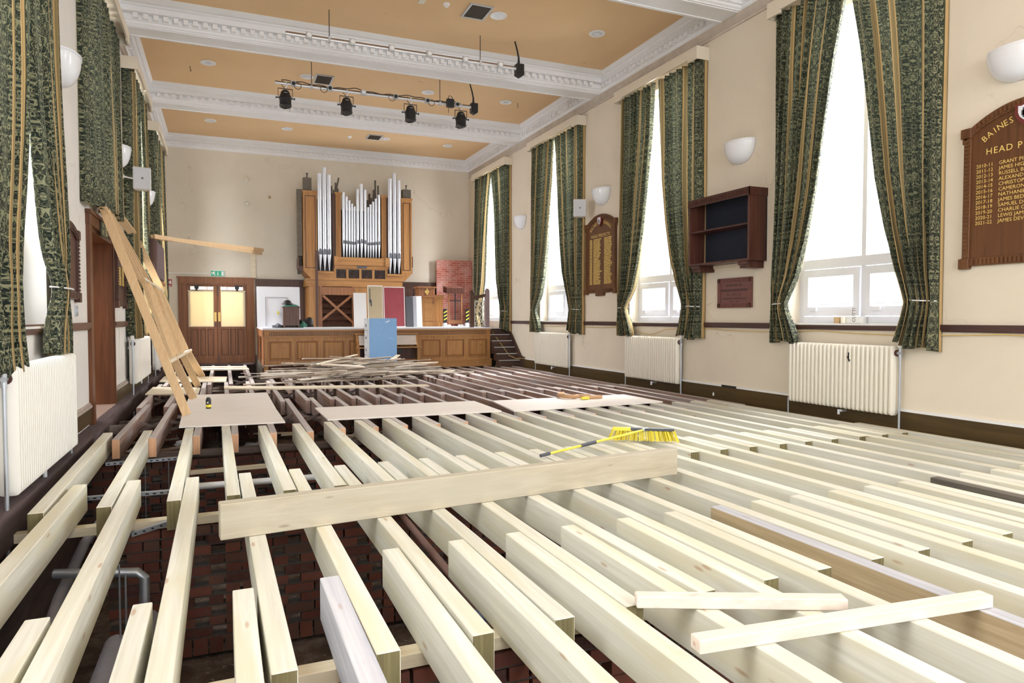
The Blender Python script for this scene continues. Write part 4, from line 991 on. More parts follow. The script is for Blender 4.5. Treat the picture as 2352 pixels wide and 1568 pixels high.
def spot(x, y, label):
    t = thing('spotlight', label, 'spotlight', (x, y, ZBAR), 'black stage spotlights on the farther bar'); z = ZBAR
    c = MB(); c.tube([(x, y, z + .045), (x + .03, y - .02, z + .02), (x + .035, y - .03, z - .03), (x, y - .02, z - .10)], .013, 8); c.build('clamp', M['alu'], t)
    k_ = MB().box(x - .145, x + .145, y - .035, y - .005, z - .115, z - .105).box(x - .145, x - .137, y - .035, y - .005, z - .30, z - .105).box(x + .137, x + .145, y - .035, y - .005, z - .30, z - .105); k_.build('yoke', M['vent'], t)
    b = MB().lathe([(0, .175), (.03, .172), (.065, .155), (.088, .12), (.10, .07), (.128, .02), (.128, -.02), (.118, -.03), (.118, -.14), (.124, -.15), (.118, -.165), (0, -.165)], (x, y - .02, z - .305), seg=22)
    b.build('can', M['black'], t, smooth='auto')
    MB().tube([(x - .185, y - .02, z - .30), (x - .12, y - .02, z - .30)], .012, 8).tube([(x + .12, y - .02, z - .30), (x + .185, y - .02, z - .30)], .012, 8).box(x - .19, x - .178, y - .045, y + .005, z - .32, z - .28).box(x + .178, x + .19, y - .045, y + .005, z - .32, z - .28).build('locking_knob', M['black'], t)
    MB().prism([(x - .118, y - .137, z - .46), (x + .118, y - .137, z - .46), (x, y - .137, z - .51)], (0, .02, 0)).prism([(x - .118, y + .10, z - .46), (x + .118, y + .10, z - .46), (x, y + .1, z - .49)], (0, .01, 0)).build('barn_door', M['black'], t)
    MB().box(x - .03, x + .03, y - .118, y - .112, z - .215, z - .205).build('label_plate', M['grey'], t)
    MB().tube([(x, y - .02, z - .12), (x - .05, y - .01, z - .06), (x - .09, y, z + .0), (x - .05, y, z + .06)], .006, 6).build('flex', M['black'], t)
for x, lab in ((1.23, 'black spotlight hanging at the left end of the farther bar'), (2.48, 'black spotlight second from the left on the farther bar'), (3.88, 'black spotlight third from the left on the farther bar'), (5.06, 'black spotlight nearest the junction box at the right end')):
    spot(x, 15.05, lab)
# ================================================================ END WALL: DOORS, PANELLING
t = struct('door_1', MB().box(-1.25, -1.03, YE - .05, YE, 0, 2.45).box(.65, .86, YE - .05, YE, 0, 2.45).box(-1.25, .86, YE - .07, YE, 2.42, 2.60).box(-1.28, .89, YE - .09, YE, 2.575, 2.61)
           .box(-1.06, -1.02, YE - .03, YE + .12, 0, 2.42).box(.64, .68, YE - .03, YE + .12, 0, 2.42).box(-1.02, .64, YE - .03, YE + .12, 2.38, 2.42).box(-1.19, -1.16, YE - .065, YE - .05, 0, 2.42).box(.76, .79, YE - .065, YE - .05, 0, 2.42).box(-1.12, -1.10, YE - .065, YE - .05, 0, 2.42).box(-.23, -.15, YE + .068, YE + .08, 0, 2.4).box(-1.02, -.96, YE + .068, YE + .09, 0, 2.4).box(.58, .64, YE + .068, YE + .09, 0, 2.4).box(-1.02, .64, YE + .0, YE + .1, -.06, 0.0), M['door'], 'brown oak double doors with cream blinds in the end wall')
for (x0, x1, kk) in ((-1.02, -.193, 0), (-.187, .64, 1)):
    y0, y1 = YE + .02, YE + .065; m_ = M['door']
    lf = MB().box(x0, x0 + .10, y0, y1, .0, 2.38).box(x1 - .10, x1, y0, y1, .0, 2.38).box(x0 + .1, x1 - .1, y0, y1, .0, .25).box(x0 + .1, x1 - .1, y0, y1, 1.04, 1.14).box(x0 + .1, x1 - .1, y0, y1, 2.32, 2.38).box(x0 + .1, x1 - .1, y0, y1, 2.20, 2.23)
    for f in (.36, .68): lf.box(x0 + .1 + f * (x1 - x0 - .2) - .03, x0 + .1 + f * (x1 - x0 - .2) + .03, y0, y1, .25, 1.04)
    for f in (.28, .72): lf.box(x0 + .1 + f * (x1 - x0 - .2) - .01, x0 + .1 + f * (x1 - x0 - .2) + .01, y0, y1, 2.23, 2.33)
    o = lf.build('door_leaf', m_, t, bevel=.004)
    MB().box(x0 + .1, x1 - .1, y0 + .018, y0 + .03, .25, 1.04).build('panel', m_, o)
    bd = MB(); ed_ = [x0 + .1] + [x0 + .1 + f * (x1 - x0 - .2) + s_ for f in (.36, .68) for s_ in (-.03, .03)] + [x1 - .1]
    for i in range(0, 6, 2):
        a_, b_ = ed_[i], ed_[i + 1]; bd.box(a_, a_ + .014, y0 - .004, y0 + .016, .25, 1.04).box(b_ - .014, b_, y0 - .004, y0 + .016, .25, 1.04).box(a_ + .014, b_ - .014, y0 - .004, y0 + .016, 1.026, 1.04).box(a_ + .014, b_ - .014, y0 - .004, y0 + .016, .25, .264)
    bd.build('panel_gap_shade', M['dark'], o)  # dark strips added as the shaded gaps round the panels
    MB().box(x0 + .1, x1 - .1, y0 + .02, y0 + .024, 1.14, 2.33).build('glass', M['glass'], o)
    bx0, bx1 = (x0 + .04, x1 - .10) if kk == 0 else (x0 + .10, x1 - .04)
    MB().box(bx0, bx1, y0 - .02, y0 - .017, 1.13, 2.18).build('roller_blind', M['blind'], o)
    MB().tube([(bx0 - .01, y0 - .03, 2.19), (bx1 + .01, y0 - .03, 2.19)], .02, 10).box(bx0, bx1, y0 - .03, y0 - .015, 1.115, 1.135).build('blind_rail', M['latt'], o)
    xc = x0 + .27 if kk == 0 else x1 - .27
    MB().box(xc - .06, xc + .06, y0 - .07, y0 + .0, 2.25, 2.36).box(xc - .02, xc + .14, y0 - .05, y0 - .02, 2.33, 2.345).lathe([(0, 0), (.035, 0), (.035, .06), (0, .06)], (xc, y0 - .05, 2.20)).build('door_closer', M['black'], o)
    xh = x1 - .05 if kk == 0 else x0 + .05
    MB().box(xh - .03, xh + .03, y0 - .006, y0, 1.28, 1.55).build('push_plate', M['brass'], o)
    MB().box(xh - .012, xh + .012, y0 - .03, y0, 1.12, 1.24).build('lock', M['charcoal'], o)
    if kk: MB().box(x0 + .015, x0 + .035, y0 - .02, y0, 2.05, 2.35).box(x0 + .015, x0 + .035, y0 - .02, y0, .03, .25).build('bolt', M['charcoal'], o)
# dark panelling to either side of the organ
def panelling(x0, x1, n_, num, lab, z0=1.1, z1=2.56):
    mb = MB().box(x0, x1, YE - .03, YE, z0, z1).box(x0, x1, YE - .10, YE, z1 - .02, z1 + .02).box(x0, x1, YE - .07, YE, z1 - .16, z1 - .02)
    q = x0 + .02
    while q < x1 - .03: mb.box(q, q + .022, YE - .082, YE - .07, z1 - .14, z1 - .04); q += .045
    w = (x1 - x0) / n_
    for i in range(n_ + 1): mb.box(max(x0, x0 + i * w - .05), min(x1, x0 + i * w + .05), YE - .05, YE - .03, z0, z1 - .16)
    struct('trim_%d' % num, mb, M['dark'], lab)
k += 1; panelling(.90, 2.40, 2, k, 'dark wooden wall panelling between the doors and the organ'); k += 1
panelling(5.2, 6.66, 2, k, 'dark wooden wall panelling right of the organ'); k += 1
# emergency exit sign, fire point sign, wall boxes
t = thing('exit_sign', 'green and white emergency exit sign above the end doors', 'sign', (-.17, YE, 2.62))
MB().box(-.37, .035, YE - .035, YE, 2.625, 2.815).build('housing', M['white'], t, bevel=.005); ys_ = YE - .037
MB().box(-.355, .02, ys_, YE - .034, 2.64, 2.80).build('sign_face', M['green'], t)
g = MB()
def pol(pts): g.prism([(-.355 + a * .375, ys_ - .001, 2.64 + b * .16) for a, b in pts], (0, .001, 0))
pol([(.79, .1), (.95, .1), (.95, .9), (.79, .9)]); pol([(.50, .85), (.55, .85), (.55, .42), (.61, .42), (.525, .12), (.44, .42), (.50, .42)])
pol([(.18, .78), (.25, .84), (.30, .62), (.36, .60), (.36, .52), (.26, .52), (.24, .42), (.33, .30), (.33, .10), (.27, .10), (.27, .26), (.17, .40), (.07, .30), (.03, .34), (.14, .50), (.17, .66), (.10, .62), (.08, .5), (.04, .5), (.06, .70)])
pol([(.26, .84), (.31, .84), (.31, .96), (.26, .96)]); g.build('pictogram', M['white'], t)
t = thing('fire_sign', 'small red fire action sign with white symbols beside the end doors', 'sign', (-1.49, YE, 2.3))
MB().box(-1.57, -1.41, YE - .008, YE, 2.30, 2.52).build('sign_face', M['red'], t)
MB().box(-1.55, -1.43, YE - .0095, YE - .008, 2.315, 2.335).box(-1.55, -1.49, YE - .0095, YE - .008, 2.38, 2.48).prism([(-1.47, YE - .0095, 2.38), (-1.43, YE - .0095, 2.38), (-1.42, YE - .0095, 2.44), (-1.45, YE - .0095, 2.50), (-1.48, YE - .0095, 2.44)], (0, .001, 0)).build('pictogram', M['white'], t)
tag(MB().box(-1.60, -1.50, YE - .03, YE - .002, .1, 2.72).box(-1.50, -.4, YE - .015, YE - .002, 2.70, 2.72).build('cable_trunking', M['white'], loc=(-1.5, YE, .1)), 'thin white cable trunking up the end wall beside the doors', 'trunking')
for (x, z, lab) in ((.69, 5.60, 'small round white fitting high on the end wall, upper of two'), (.69, 4.86, 'small round white fitting high on the end wall, lower of two')):
    tag(MB().lathe([(0, 0), (.08, 0), (.08, .03), (.05, .06), (0, .06)], (x, YE, z), axis=(0, -1, 0)).box(x - .03, x + .03, YE - .09, YE - .05, z - .03, z + .03).build('wall_fitting', M['latt'], loc=(x, YE, z), smooth='auto'), lab, 'fitting')
tag(MB().box(1.31, 1.37, YE - .03, YE, 5.07, 5.15).build('wall_fitting', M['cardboard'], loc=(1.34, YE, 5.1)), 'tiny brown junction box high on the end wall', 'fitting')
tag(MB().lathe([(0, 0), (.08, 0), (.08, .03), (.05, .06), (0, .06)], (5.22, YE, 5.38), axis=(0, -1, 0)).build('wall_fitting', M['latt'], loc=(5.22, YE, 5.38)), 'small round fitting just above the right tower of the organ', 'fitting')
tag(MB().box(.78, .91, YE - .05, YE - .001, 2.612, 3.42).build('upright_batten', M['plank'], loc=(.85, YE, 2.62)), 'short pale upright batten above the right corner of the end doors', 'timber')

struct('trim_%d' % k, MB().box(XL + .2, .93 - .03, YE - .04, YE, -.7, -.005).box(.87, .93 - .02, YE - .03, YE, -.005, .25), M['ledge'], 'dark footing below the end doors'); k += 1  # dark facing over the foot of the end wall
# ================================================================ STAGE
SF, ST, SX0, SX1 = 18.68, 1.10, .93, 7.18
t = thing('stage', 'golden oak panelled stage front with a fluted top rail', 'stage', (4.0, SF, 0))
MB().box(SX0 - .02, SX1 + .02, SF - .04, YE - .005, ST - .03, ST + .01).build('stage_top', M['stagetop'], t)
MB().box(SX0 - .01, SX1 + .01, SF - .03, SF + .03, ST - .07, ST - .03).box(SX0, SX1, SF - .012, SF + .03, ST - .22, ST - .20).box(SX0, SX1, SF, SF + .03, ST - .20, ST - .07).box(SX0, SX0 + .03, SF + .03, YE - .1, ST - .22, ST - .03).box(SX0 - .01, SX1 + .01, SF - .02, SF + .03, ST - .235, ST - .215).build('top_rail', M['oakx'], t)
mb = MB(); q = SX0 + .16
while q < SX1 - .15: mb.box(q, q + .020, SF - .011, SF, ST - .185, ST - .085); q += .040
mb.build('fluting', M['oakx'], t)
MB().box(SX0 + .14, SX1 - .14, SF - .003, SF + .001, ST - .19, ST - .08).build('fluting_slot_shade', M['dark'], t)  # dark strip put behind the flutes as shade in the slots
mb = MB().box(SX0 + .02, SX0 + .13, SF - .016, SF, ST - .19, ST - .08).box(SX1 - .13, SX1 - .02, SF - .016, SF, ST - .19, ST - .08); mb.build('corner_block', M['oakx'], t)
px = [1.05, 1.73, 2.41, 3.09, 3.77, 4.45, 5.11, 5.81, 6.51]
fr = MB(); zb, zt = .27, .775
fr.box(SX0, SX1, SF + .005, SF + .035, zt, ST - .22).box(SX0, SX1, SF + .005, SF + .035, .17, zb)
edges = [SX0] + [v for p in px for v in (p, p + .56)] + [SX1]
for i in range(0, len(edges), 2): fr.box(edges[i], edges[i + 1], SF + .005, SF + .035, zb, zt)
fr.build('frame', M['oak'], t)
for i, p in enumerate(px):
    b = MB(); b.box(p, p + .56, SF + .025, SF + .033, zb, zt)
    b.hexa([(p + .06, SF + .006, zb + .06), (p + .50, SF + .006, zb + .06), (p + .53, SF + .026, zb + .03), (p + .03, SF + .026, zb + .03), (p + .06, SF + .006, zt - .06), (p + .50, SF + .006, zt - .06), (p + .53, SF + .026, zt - .03), (p + .03, SF + .026, zt - .03)])
    b2 = MB()
    for (a, c, d, e) in ((p, p + .56, zb, zb + .02), (p, p + .56, zt - .02, zt), (p, p + .02, zb + .02, zt - .02), (p + .54, p + .56, zb + .02, zt - .02)): b2.box(a, c, SF - .004, SF + .026, d, e)
    b2.build('panel_moulding', M['door'], t)
    o = b.build('panel', M['oak'], t)
    if i in (0, 3, 8): MB().lathe([(0, 0), (.012, 0), (.012, .004), (0, .004)], (p + .38, SF + .005, .60), axis=(0, -1, 0), seg=8).build('finger_hole', M['black'], t)
MB().box(SX0, SX1, SF + .03, SF + .05, .16, ST - .1).build('backing', M['dark'], t)
MB().box(4.9, SX1 + .03, SF - .03, SF + .005, -.02, .20).box(4.9, SX1 + .04, SF - .04, SF + .005, .17, .19).build('plinth', M['oakx'], t)
for x in (5.02, 6.75): MB().lathe([(0, 0), (.03, 0), (.02, .02), (0, .02)], (x, SF - .03, .10), axis=(0, -1, 0), seg=10).build('floor_socket', M['brass'], t)
MB().box(SX0, SX0 + .10, SF, SF + .1, -.3, .17).box(SX0 + 1.1, SX0 + 1.16, SF + .02, SF + .08, -.2, .17).build('corner_post', M['oak'], t)
e = MB().box(SX0 - .02, SX0 + .005, SF + .0, YE - .1, ST - .22, ST - .03)
for (a, b) in ((SF + .02, SF + .1), (19.9, 20.0), (20.9, 21.1), (YE - .3, YE - .1)): e.box(SX0 - .005, SX0 + .02, a, b, .1, ST - .22)
e.box(SX0 - .005, SX0 + .02, SF, 20.0, .10, .25).box(SX0 + .01, SX0 + .02, SF, 19.9, .2, ST - .22).box(SX0 + .01, SX0 + .02, 21.0, YE, .2, ST - .22); e.build('end_panel', M['door'], t)
MB().box(SX0 + .3, SX0 + .32, SF + .1, YE - .1, -.5, ST - .1).build('inner_wall', M['strut'], t)
# steps
t = thing('stage_steps', 'dark wooden steps with pale nosings between the stage and the right wall', 'stairs', (7.5, 18.2, 0))
for i in range(6):
    y0 = 18.02 + i * .20; z1 = .18 * (i + 1)
    MB().box(7.20, XR - .04, y0, y0 + (.25 if i < 5 else 3.4), max(-.05, z1 - .2), z1 - .02).build('step', M['stairw'], t)
    MB().box(7.20, XR - .04, y0 - .018, y0 + .02, z1 - .02, z1).build('nosing', M['grey'], t)
    if i < 5: MB().box(7.20, XR - .04, y0 + .02, y0 + .24, z1 - .02, z1 - .004).build('tread', M['stairw'], t)
mb = MB().prism([(XR - .04, 17.72, -.05), (XR - .04, 17.72, .26), (XR - .04, 17.95, .30), (XR - .04, 19.15, 1.32), (XR - .04, 19.6, 1.32), (XR - .04, 19.6, 1.0), (XR - .04, 19.1, 1.0), (XR - .04, 18.2, .02)], (.034, 0, 0))
mb.build('wall_string', M['stairw'], t)
tag(MB().tube([(7.35, 19.2, 1.11), (7.42, 18.8, .80), (7.50, 18.4, .50), (7.58, 18.2, .30), (7.70, 18.0, .22), (XR - .06, 17.6, .24)], .008, 6).build('cable', M['cable'], loc=(7.5, 18.5, .2)), 'orange cable trailing down the dark stage steps', 'cable')

# ================================================================ ORGAN
YO = 21.35; OZ = ST + .012
t = thing('pipe_organ', 'oak cased pipe organ with silver pipes on the stage against the end wall', 'organ', (3.85, 21.9, OZ))
O = lambda mb, nm, m_=None, **kw: mb.build(nm, m_ or M['oak'], t, **kw)
yb = YE - .01
for a_, b_ in ((2.36, 2.66), (3.72, 3.84), (4.38, 4.46), (5.02, 5.15)): O(MB().box(a_, b_, YO, YO + .10, OZ, 2.38), 'case_post', bevel=.004)
for a_, b_ in ((3.84, 4.38), (4.46, 5.02)): O(MB().box(a_, b_, YO + .02, YO + .05, OZ, 2.38), 'case_panel')

for a_ in (2.36, 5.11): O(MB().box(a_, a_ + .04, YO + .1, yb, OZ, 2.38), 'side_panel')
O(MB().box(2.30, 5.22, YO - .02, yb, 2.34, 2.56).box(2.27, 5.25, YO - .04, YO + .02, 2.53, 2.57), 'lower_cornice', M['oakx'], bevel=.004)
# louvred opening with its X brace
o = O(MB().box(2.66, 2.74, YO - .04, YO + .06, OZ, 2.34).box(3.64, 3.72, YO - .04, YO + .06, OZ, 2.34).box(2.66, 3.72, YO - .05, YO + .06, 2.08, 2.32), 'opening_frame', M['door'])
sl = MB()
for i in range(5): z = OZ + .02 + i * .19; sl.hexa([(2.74, YO + .12, z), (3.64, YO + .12, z), (3.64, YO + .14, z), (2.74, YO + .14, z), (2.74, YO + .22, z + .18), (3.64, YO + .22, z + .18), (3.64, YO + .24, z + .18), (2.74, YO + .24, z + .18)])
sl.build('louvre', M['dark'], o)
b = MB(); b.bar((2.72, YO - .035, OZ + .2), (3.62, YO - .035, 2.06), .03, .07, up=(0, 0, 1)); b.build('brace', M['door'], o)
b = MB(); b.bar((2.76, YO - .07, 2.06), (3.66, YO - .07, OZ + .12), .03, .07, up=(0, 0, 1)); b.build('brace', M['door'], o)
# overhanging upper case: left tower, right tower
def tower(x0, x1, ztop, side):
    o = O(MB().box(x0, x1, YO, YO + .05, 2.80, ztop).box(x0, x0 + .03, YO + .05, yb, 2.80, ztop).box(x1 - .03, x1, YO + .05, yb, 2.80, ztop), 'tower', bevel=.004)
    b = MB(); w = x1 - x0
    b.box(x0 + .05, x0 + .07, YO - .012, YO, 2.88, ztop - .12).box(x1 - .07, x1 - .05, YO - .012, YO, 2.88, ztop - .12).box(x0 + .07, x1 - .07, YO - .012, YO, 2.88, 2.90).box(x0 + .07, x1 - .07, YO - .012, YO, ztop - .14, ztop - .12)
    b.build('panel_moulding', M['dark'], o)
    cb = MB(); ins = .12
    if side < 0: cb.hexa([(x0 + ins + .1, YO + .0, 2.56), (x1, YO + .0, 2.56), (x1, yb, 2.56), (x0 + ins + .1, yb, 2.56), (x0, YO, 2.80), (x1, YO, 2.80), (x1, yb, 2.80), (x0, yb, 2.80)])
    else: cb.hexa([(x0, YO + .0, 2.56), (x1 - ins - .1, YO + .0, 2.56), (x1 - ins - .1, yb, 2.56), (x0, yb, 2.56), (x0, YO, 2.80), (x1, YO, 2.80), (x1, yb, 2.80), (x0, yb, 2.80)])
    cb.build('corbel', M['oak'], o)
    MB().box(x0 - .02, x1 + .02, YO - .03, YO + .06, ztop - .02, ztop + .02).build('cap_moulding', M['oak'], o)
tower(2.22, 2.62, 5.17, -1); tower(5.20, 5.54, 5.14, 1)
for (x0, x1, z0, z1, nm, m_) in ((3.07, 3.17, 2.57, 5.16, 'post', M['dark']), (3.17, 3.33, 3.0, 5.17, 'post', M['oak']), (4.57, 4.72, 3.0, 5.19, 'post', M['oak']), (4.72, 4.78, 2.57, 5.15, 'post', M['dark'])):
    O(MB().box(x0, x1, YO + (.03 if m_ is M['dark'] else 0), YO + .12, z0, z1), nm, m_, bevel=.003)
for x in (3.25, 4.645): O(MB().box(x - .11, x + .11, YO - .04, YO + .1, 5.16, 5.20).box(x - .09, x + .09, YO - .02, YO + .1, 5.12, 5.16), 'post_cap')
O(MB().box(3.12, 4.78, YO - .06, YO + .08, 3.0, 3.24).box(3.10, 3.22, YO - .085, YO - .06, 2.98, 3.26).box(4.67, 4.79, YO - .085, YO - .06, 2.98, 3.26), 'pipe_sill', M['oakx'], bevel=.004)
O(MB().box(3.12, 4.78, YO - .02, YO + .08, 2.90, 3.0), 'sill_moulding', M['oakx'])
O(MB().box(2.62, 3.10, YO - .04, YO + .08, 2.74, 2.80).box(2.62, 3.10, YO, YO + .06, 2.56, 2.74), 'pipe_shelf', M['oakx'])
O(MB().box(4.74, 5.22, YO - .04, YO + .08, 2.70, 2.76).box(4.74, 5.2, YO, YO + .06, 2.56, 2.70), 'pipe_shelf', M['oakx'])
O(MB().box(3.80, 4.10, YO - .03, YO - .02, 2.91, 2.985), 'name_plate', M['brass'] if False else M['charcoal'])
g = MB().box(3.10, 4.74, YO, YO + .05, 2.56, 2.60).box(3.10, 4.74, YO, YO + .05, 2.87, 2.91)
for x in (3.10, 3.47, 3.87, 4.27, 4.68): g.box(x, x + .07, YO, YO + .05, 2.60, 2.87)
O(g, 'carved_rail')
for x in (3.17, 3.54, 3.94, 4.34):
    c = MB(); xc, zc, w_ = x + .165, 2.62, .33
    c.box(x, x + .33, YO + .035, YO + .045, 2.60, 2.87)
    r = c.build('fretwork_back', M['black'], t)
    f = MB()
    for a in range(-4, 5):
        an = a * math.radians(21); dx, dz = math.sin(an), math.cos(an); L = .235 if abs(a) < 3 else .16
        f.bar((xc, YO + .02, zc + .01), (xc + dx * L * .62, YO + .02, zc + .01 + dz * L * .8), .02, .008, up=(dz, 0, -dx))
        cx, cz = xc + dx * L * .62, zc + .01 + dz * L * .8; R_ = .026
        f.tube([(cx + R_ * math.cos(q * PI / 4), YO + .02, cz + R_ * math.sin(q * PI / 4)) for q in range(9)], .005, 4, cap=False)
    f.build('fretwork', M['mahog'], r)
def organ_pipe(x, r, foot, mouth, top, y):
    b = MB().lathe([(.006, foot), (.012, foot + .01), (r * .96, mouth - .05), (r, mouth), (r, top), (r * .93, top + .002), (r * .9, top - .01)], (x, y, 0), seg=16)
    o = O(b, 'pipe', M['pipe'], smooth='auto')
    m_ = MB(); yy = y - r - .002; w = r * .62; h = r * 2.6; pts = [(x - w, yy, mouth - .02), (x + w, yy, mouth - .02)]
    for i in range(9): a = PI * i / 8; pts.append((x + w * math.cos(a), yy, mouth - .02 + h - w + w * math.sin(a)))
    m_.prism(pts, (0, .012, 0)); m_.box(x - w * 1.25, x + w * 1.25, yy - .012, yy + .01, mouth - .03, mouth - .015); m_.build('mouth', M['pipemouth'], o)
yp = YO - .02
for (x, top) in ((2.695, 5.72), (2.83, 5.91), (2.965, 5.70)): organ_pipe(x, .062, 2.81, 3.33, top, yp)
for (x, top) in ((4.83, 5.73), (4.97, 5.91), (5.11, 5.70)): organ_pipe(x, .062, 2.77, 3.28, top, yp)
mids = [(3.40, 5.21, .038), (3.49, 5.08, .036), (3.575, 4.97, .034), (3.655, 4.88, .032), (3.732, 4.80, .030), (3.825, 5.34, .042), (3.94, 5.50, .048), (4.055, 5.33, .042), (4.145, 4.80, .030), (4.222, 4.89, .032), (4.303, 4.98, .034), (4.388, 5.08, .036), (4.485, 5.20, .040)]
for (x, top, r) in mids: organ_pipe(x, r, 3.245, 3.66 + (r - .03) * 3, top, yp)
# black sheet painted in as the shade inside the case, and wooden pipes
O(MB().box(2.64, 3.08, YO + .25, YO + .27, 2.6, 5.0).box(3.30, 4.60, YO + .25, YO + .27, 2.6, 4.72).box(4.76, 5.2, YO + .25, YO + .27, 2.6, 5.0), 'inner_shade_sheet', M['black'])
for (x0, x1, y0, z0, z1) in ((2.24, 2.48, YO + .1, 5.18, 5.60), (5.28, 5.54, YO + .1, 5.16, 5.46)):
    o = O(MB().box(x0, x1, y0, y0 + .24, z0, z1), 'wooden_pipe', M['stained']); MB().tube([((x0 + x1) / 2, y0 + .1, z1), ((x0 + x1) / 2, y0 + .1, z1 + .14)], .016, 8).lathe([(0, 0), (.028, 0), (.028, .03), (0, .03)], ((x0 + x1) / 2, y0 + .1, z1 + .12)).build('stopper_knob', M['black'], o)
for i in range(5): O(MB().box(2.06 + .02 * i, 2.20, YO + .16 + .18 * i, YO + .32 + .18 * i, 2.75 + (0 if i else .5), 5.25 - .22 * i), 'wooden_pipe', M['stained'])
for (a, b, c, d_) in ((3.08, 3.12, 5.0, 5.44), (3.20, 3.25, 5.2, 5.55), (3.27, 3.31, 5.1, 5.38), (3.14, 3.18, 5.1, 5.33)): O(MB().box(a, b, YO + .3, YO + .36, c, d_), 'wooden_pipe', M['stained'])
O(MB().bar((3.20, YO + .2, 5.2), (3.30, YO + .2, 5.68), .045, .045), 'wooden_pipe', M['stained'])
for (a, z1) in ((4.14, 4.95), (4.20, 5.08), (4.26, 5.28), (4.33, 5.16), (4.40, 5.42), (4.45, 5.72), (4.54, 5.56), (4.60, 5.26)): O(MB().box(a - .028, a + .025, YO + .3 + .02 * (int(a * 100) % 3), YO + .36, 4.6, z1), 'wooden_pipe', M['stained'] if a != 4.26 else M['mahog'])
O(MB().box(2.55, 2.62, YO - .10, YO - .05, OZ + .0, 3.40), 'hanging_board', M['mahog'])
O(MB().box(5.55, 5.62, YO + .2, YO + .4, 3.0, 3.35).box(5.55, 5.60, YO + .2, YO + .4, 2.8, 3.0), 'side_bracket', M['dark'])
O(MB().box(2.06, 2.10, YO + .15, YO + .5, 2.86, 3.2).box(2.10, 2.22, YO + .15, YO + .5, 2.80, 2.95), 'side_bracket', M['dark'])

# ================================================================ THINGS ON THE STAGE
def leaning(name, x0, x1, y, z1, lab, cat, mat, frame=None, lean=.18, th=.03, z0=OZ, parts=()):
    t = thing(name, lab, cat, ((x0 + x1) / 2, y, z0))
    f = MB().hexa([(x0, y, z0), (x1, y, z0), (x1, y + th, z0), (x0, y + th, z0), (x0, y + lean, z1), (x1, y + lean, z1), (x1, y + lean + th, z1), (x0, y + lean + th, z1)])
    f.build('board', mat, t)
    def P(a, c, e=0): return (x0 + (x1 - x0) * a, y + lean * c - e, z0 + (z1 - z0) * c)
    if frame:
        fr = MB()
        for (a0, c0, a1, c1) in ((0, 0, 1, .02), (0, .98, 1, 1), (0, .02, .03, .98), (.97, .02, 1, .98)): fr.hexa([P(a0, c0, .008), P(a1, c0, .008), P(a1, c0), P(a0, c0), P(a0, c1, .008), P(a1, c1, .008), P(a1, c1), P(a0, c1)])
        fr.build('edge_frame', frame, t)
    for (nm, m_, quads) in parts:
        p_ = MB()
        for (a0, c0, a1, c1) in quads: p_.hexa([P(a0, c0, .012), P(a1, c0, .012), P(a1, c0), P(a0, c0), P(a0, c1, .012), P(a1, c1, .012), P(a1, c1), P(a0, c1)])
        p_.build(nm, m_, t)
    return t
leaning('whiteboard', .83, 1.97, 19.95, 2.25, 'large white board leaning at the left of the stage behind a dark box', 'board', M['wb'], parts=(('inner_outline', M['charcoal'], [(.20, .735, .70, .74), (.195, .05, .20, .74), (.695, .60, .70, .74)]), ('yellow_mark', M['yellow'], [(.46, .34, .50, .40), (.48, .32, .51, .36)])))
t = thing('stool_box', 'dark wooden box stool with a green baize top in front of the whiteboard', 'stool', (1.7, 19.65, OZ))
MB().box(1.48, 1.52, 19.5, 19.8, OZ, 1.66).box(1.52, 1.86, 19.5, 19.53, OZ + .06, 1.66).box(1.86, 1.90, 19.5, 19.8, OZ, 1.66).box(1.52, 1.86, 19.77, 19.8, OZ, 1.66).build('body', M['dark'], t)
MB().box(1.46, 1.92, 19.48, 19.82, 1.66, 1.69).build('top', M['dark'], t); MB().lathe([(0, .07), (.10, .065), (.2, .03), (.22, 0), (0, 0)], (1.69, 19.65, 1.69)).build('green_cushion', M['gfelt'], t, smooth=True)
mb = MB().lathe([(0, 0), (.14, 0), (.15, .02), (.10, .05), (.09, .09), (.03, .12), (0, .12)], (1.60, 19.62, 1.752)); tag(mb.build('cap', M['black'], loc=(1.6, 19.62, 1.75), smooth=True), 'crumpled black cap lying on the green topped stool', 'hat')
def blob(name, c, s, m_, lab, cat, seed=1):
    bm = bmesh.new(); bmesh.ops.create_icosphere(bm, subdivisions=3, radius=1); rr = random.Random(seed); ph = [rr.uniform(0, 6) for _ in range(6)]
    for v in bm.verts:
        f = 1 + .16 * math.sin(v.co.x * 5 + ph[0]) + .13 * math.sin(v.co.y * 6 + ph[1]) + .12 * math.sin(v.co.z * 7 + ph[2] + v.co.x * 4); v.co *= f
        v.co = Vector((v.co.x * s[0], v.co.y * s[1], max(-.5, v.co.z) * s[2]))
    me = bpy.data.meshes.new(name); bm.to_mesh(me); bm.free(); me.materials.append(m_)
    o = bpy.data.objects.new(name, me); col.objects.link(o); o.location = (c[0], c[1], c[2] + .5 * s[2]); return tag(o, lab, cat)
blob('bag', (2.12, 19.75, OZ), (.20, .14, .17), M['black'], 'crumpled black bag on the stage right of the stool', 'bag', 2)
blob('cloth', (2.0, 19.55, OZ), (.10, .08, .10), M['gfelt'], 'small green cloth bundle beside the black bag', 'cloth', 3)
blob('cloth', (1.35, 19.6, OZ), (.14, .1, .07), M['charcoal'], 'dark cloth heap left of the dark stool', 'cloth', 4)
tag(MB().box(2.0, 3.1, 19.3, 19.8, OZ, OZ + .015).build('paper_sheet', M['paper'], loc=(2.5, 19.5, OZ)), 'flat white sheet lying on the stage below the cross-braced opening', 'sheet')
leaning('white_panel', 3.46, 3.83, 19.95, 2.11, 'narrow plain white panel leaning left of the tan felt board', 'board', M['white'], lean=.1)
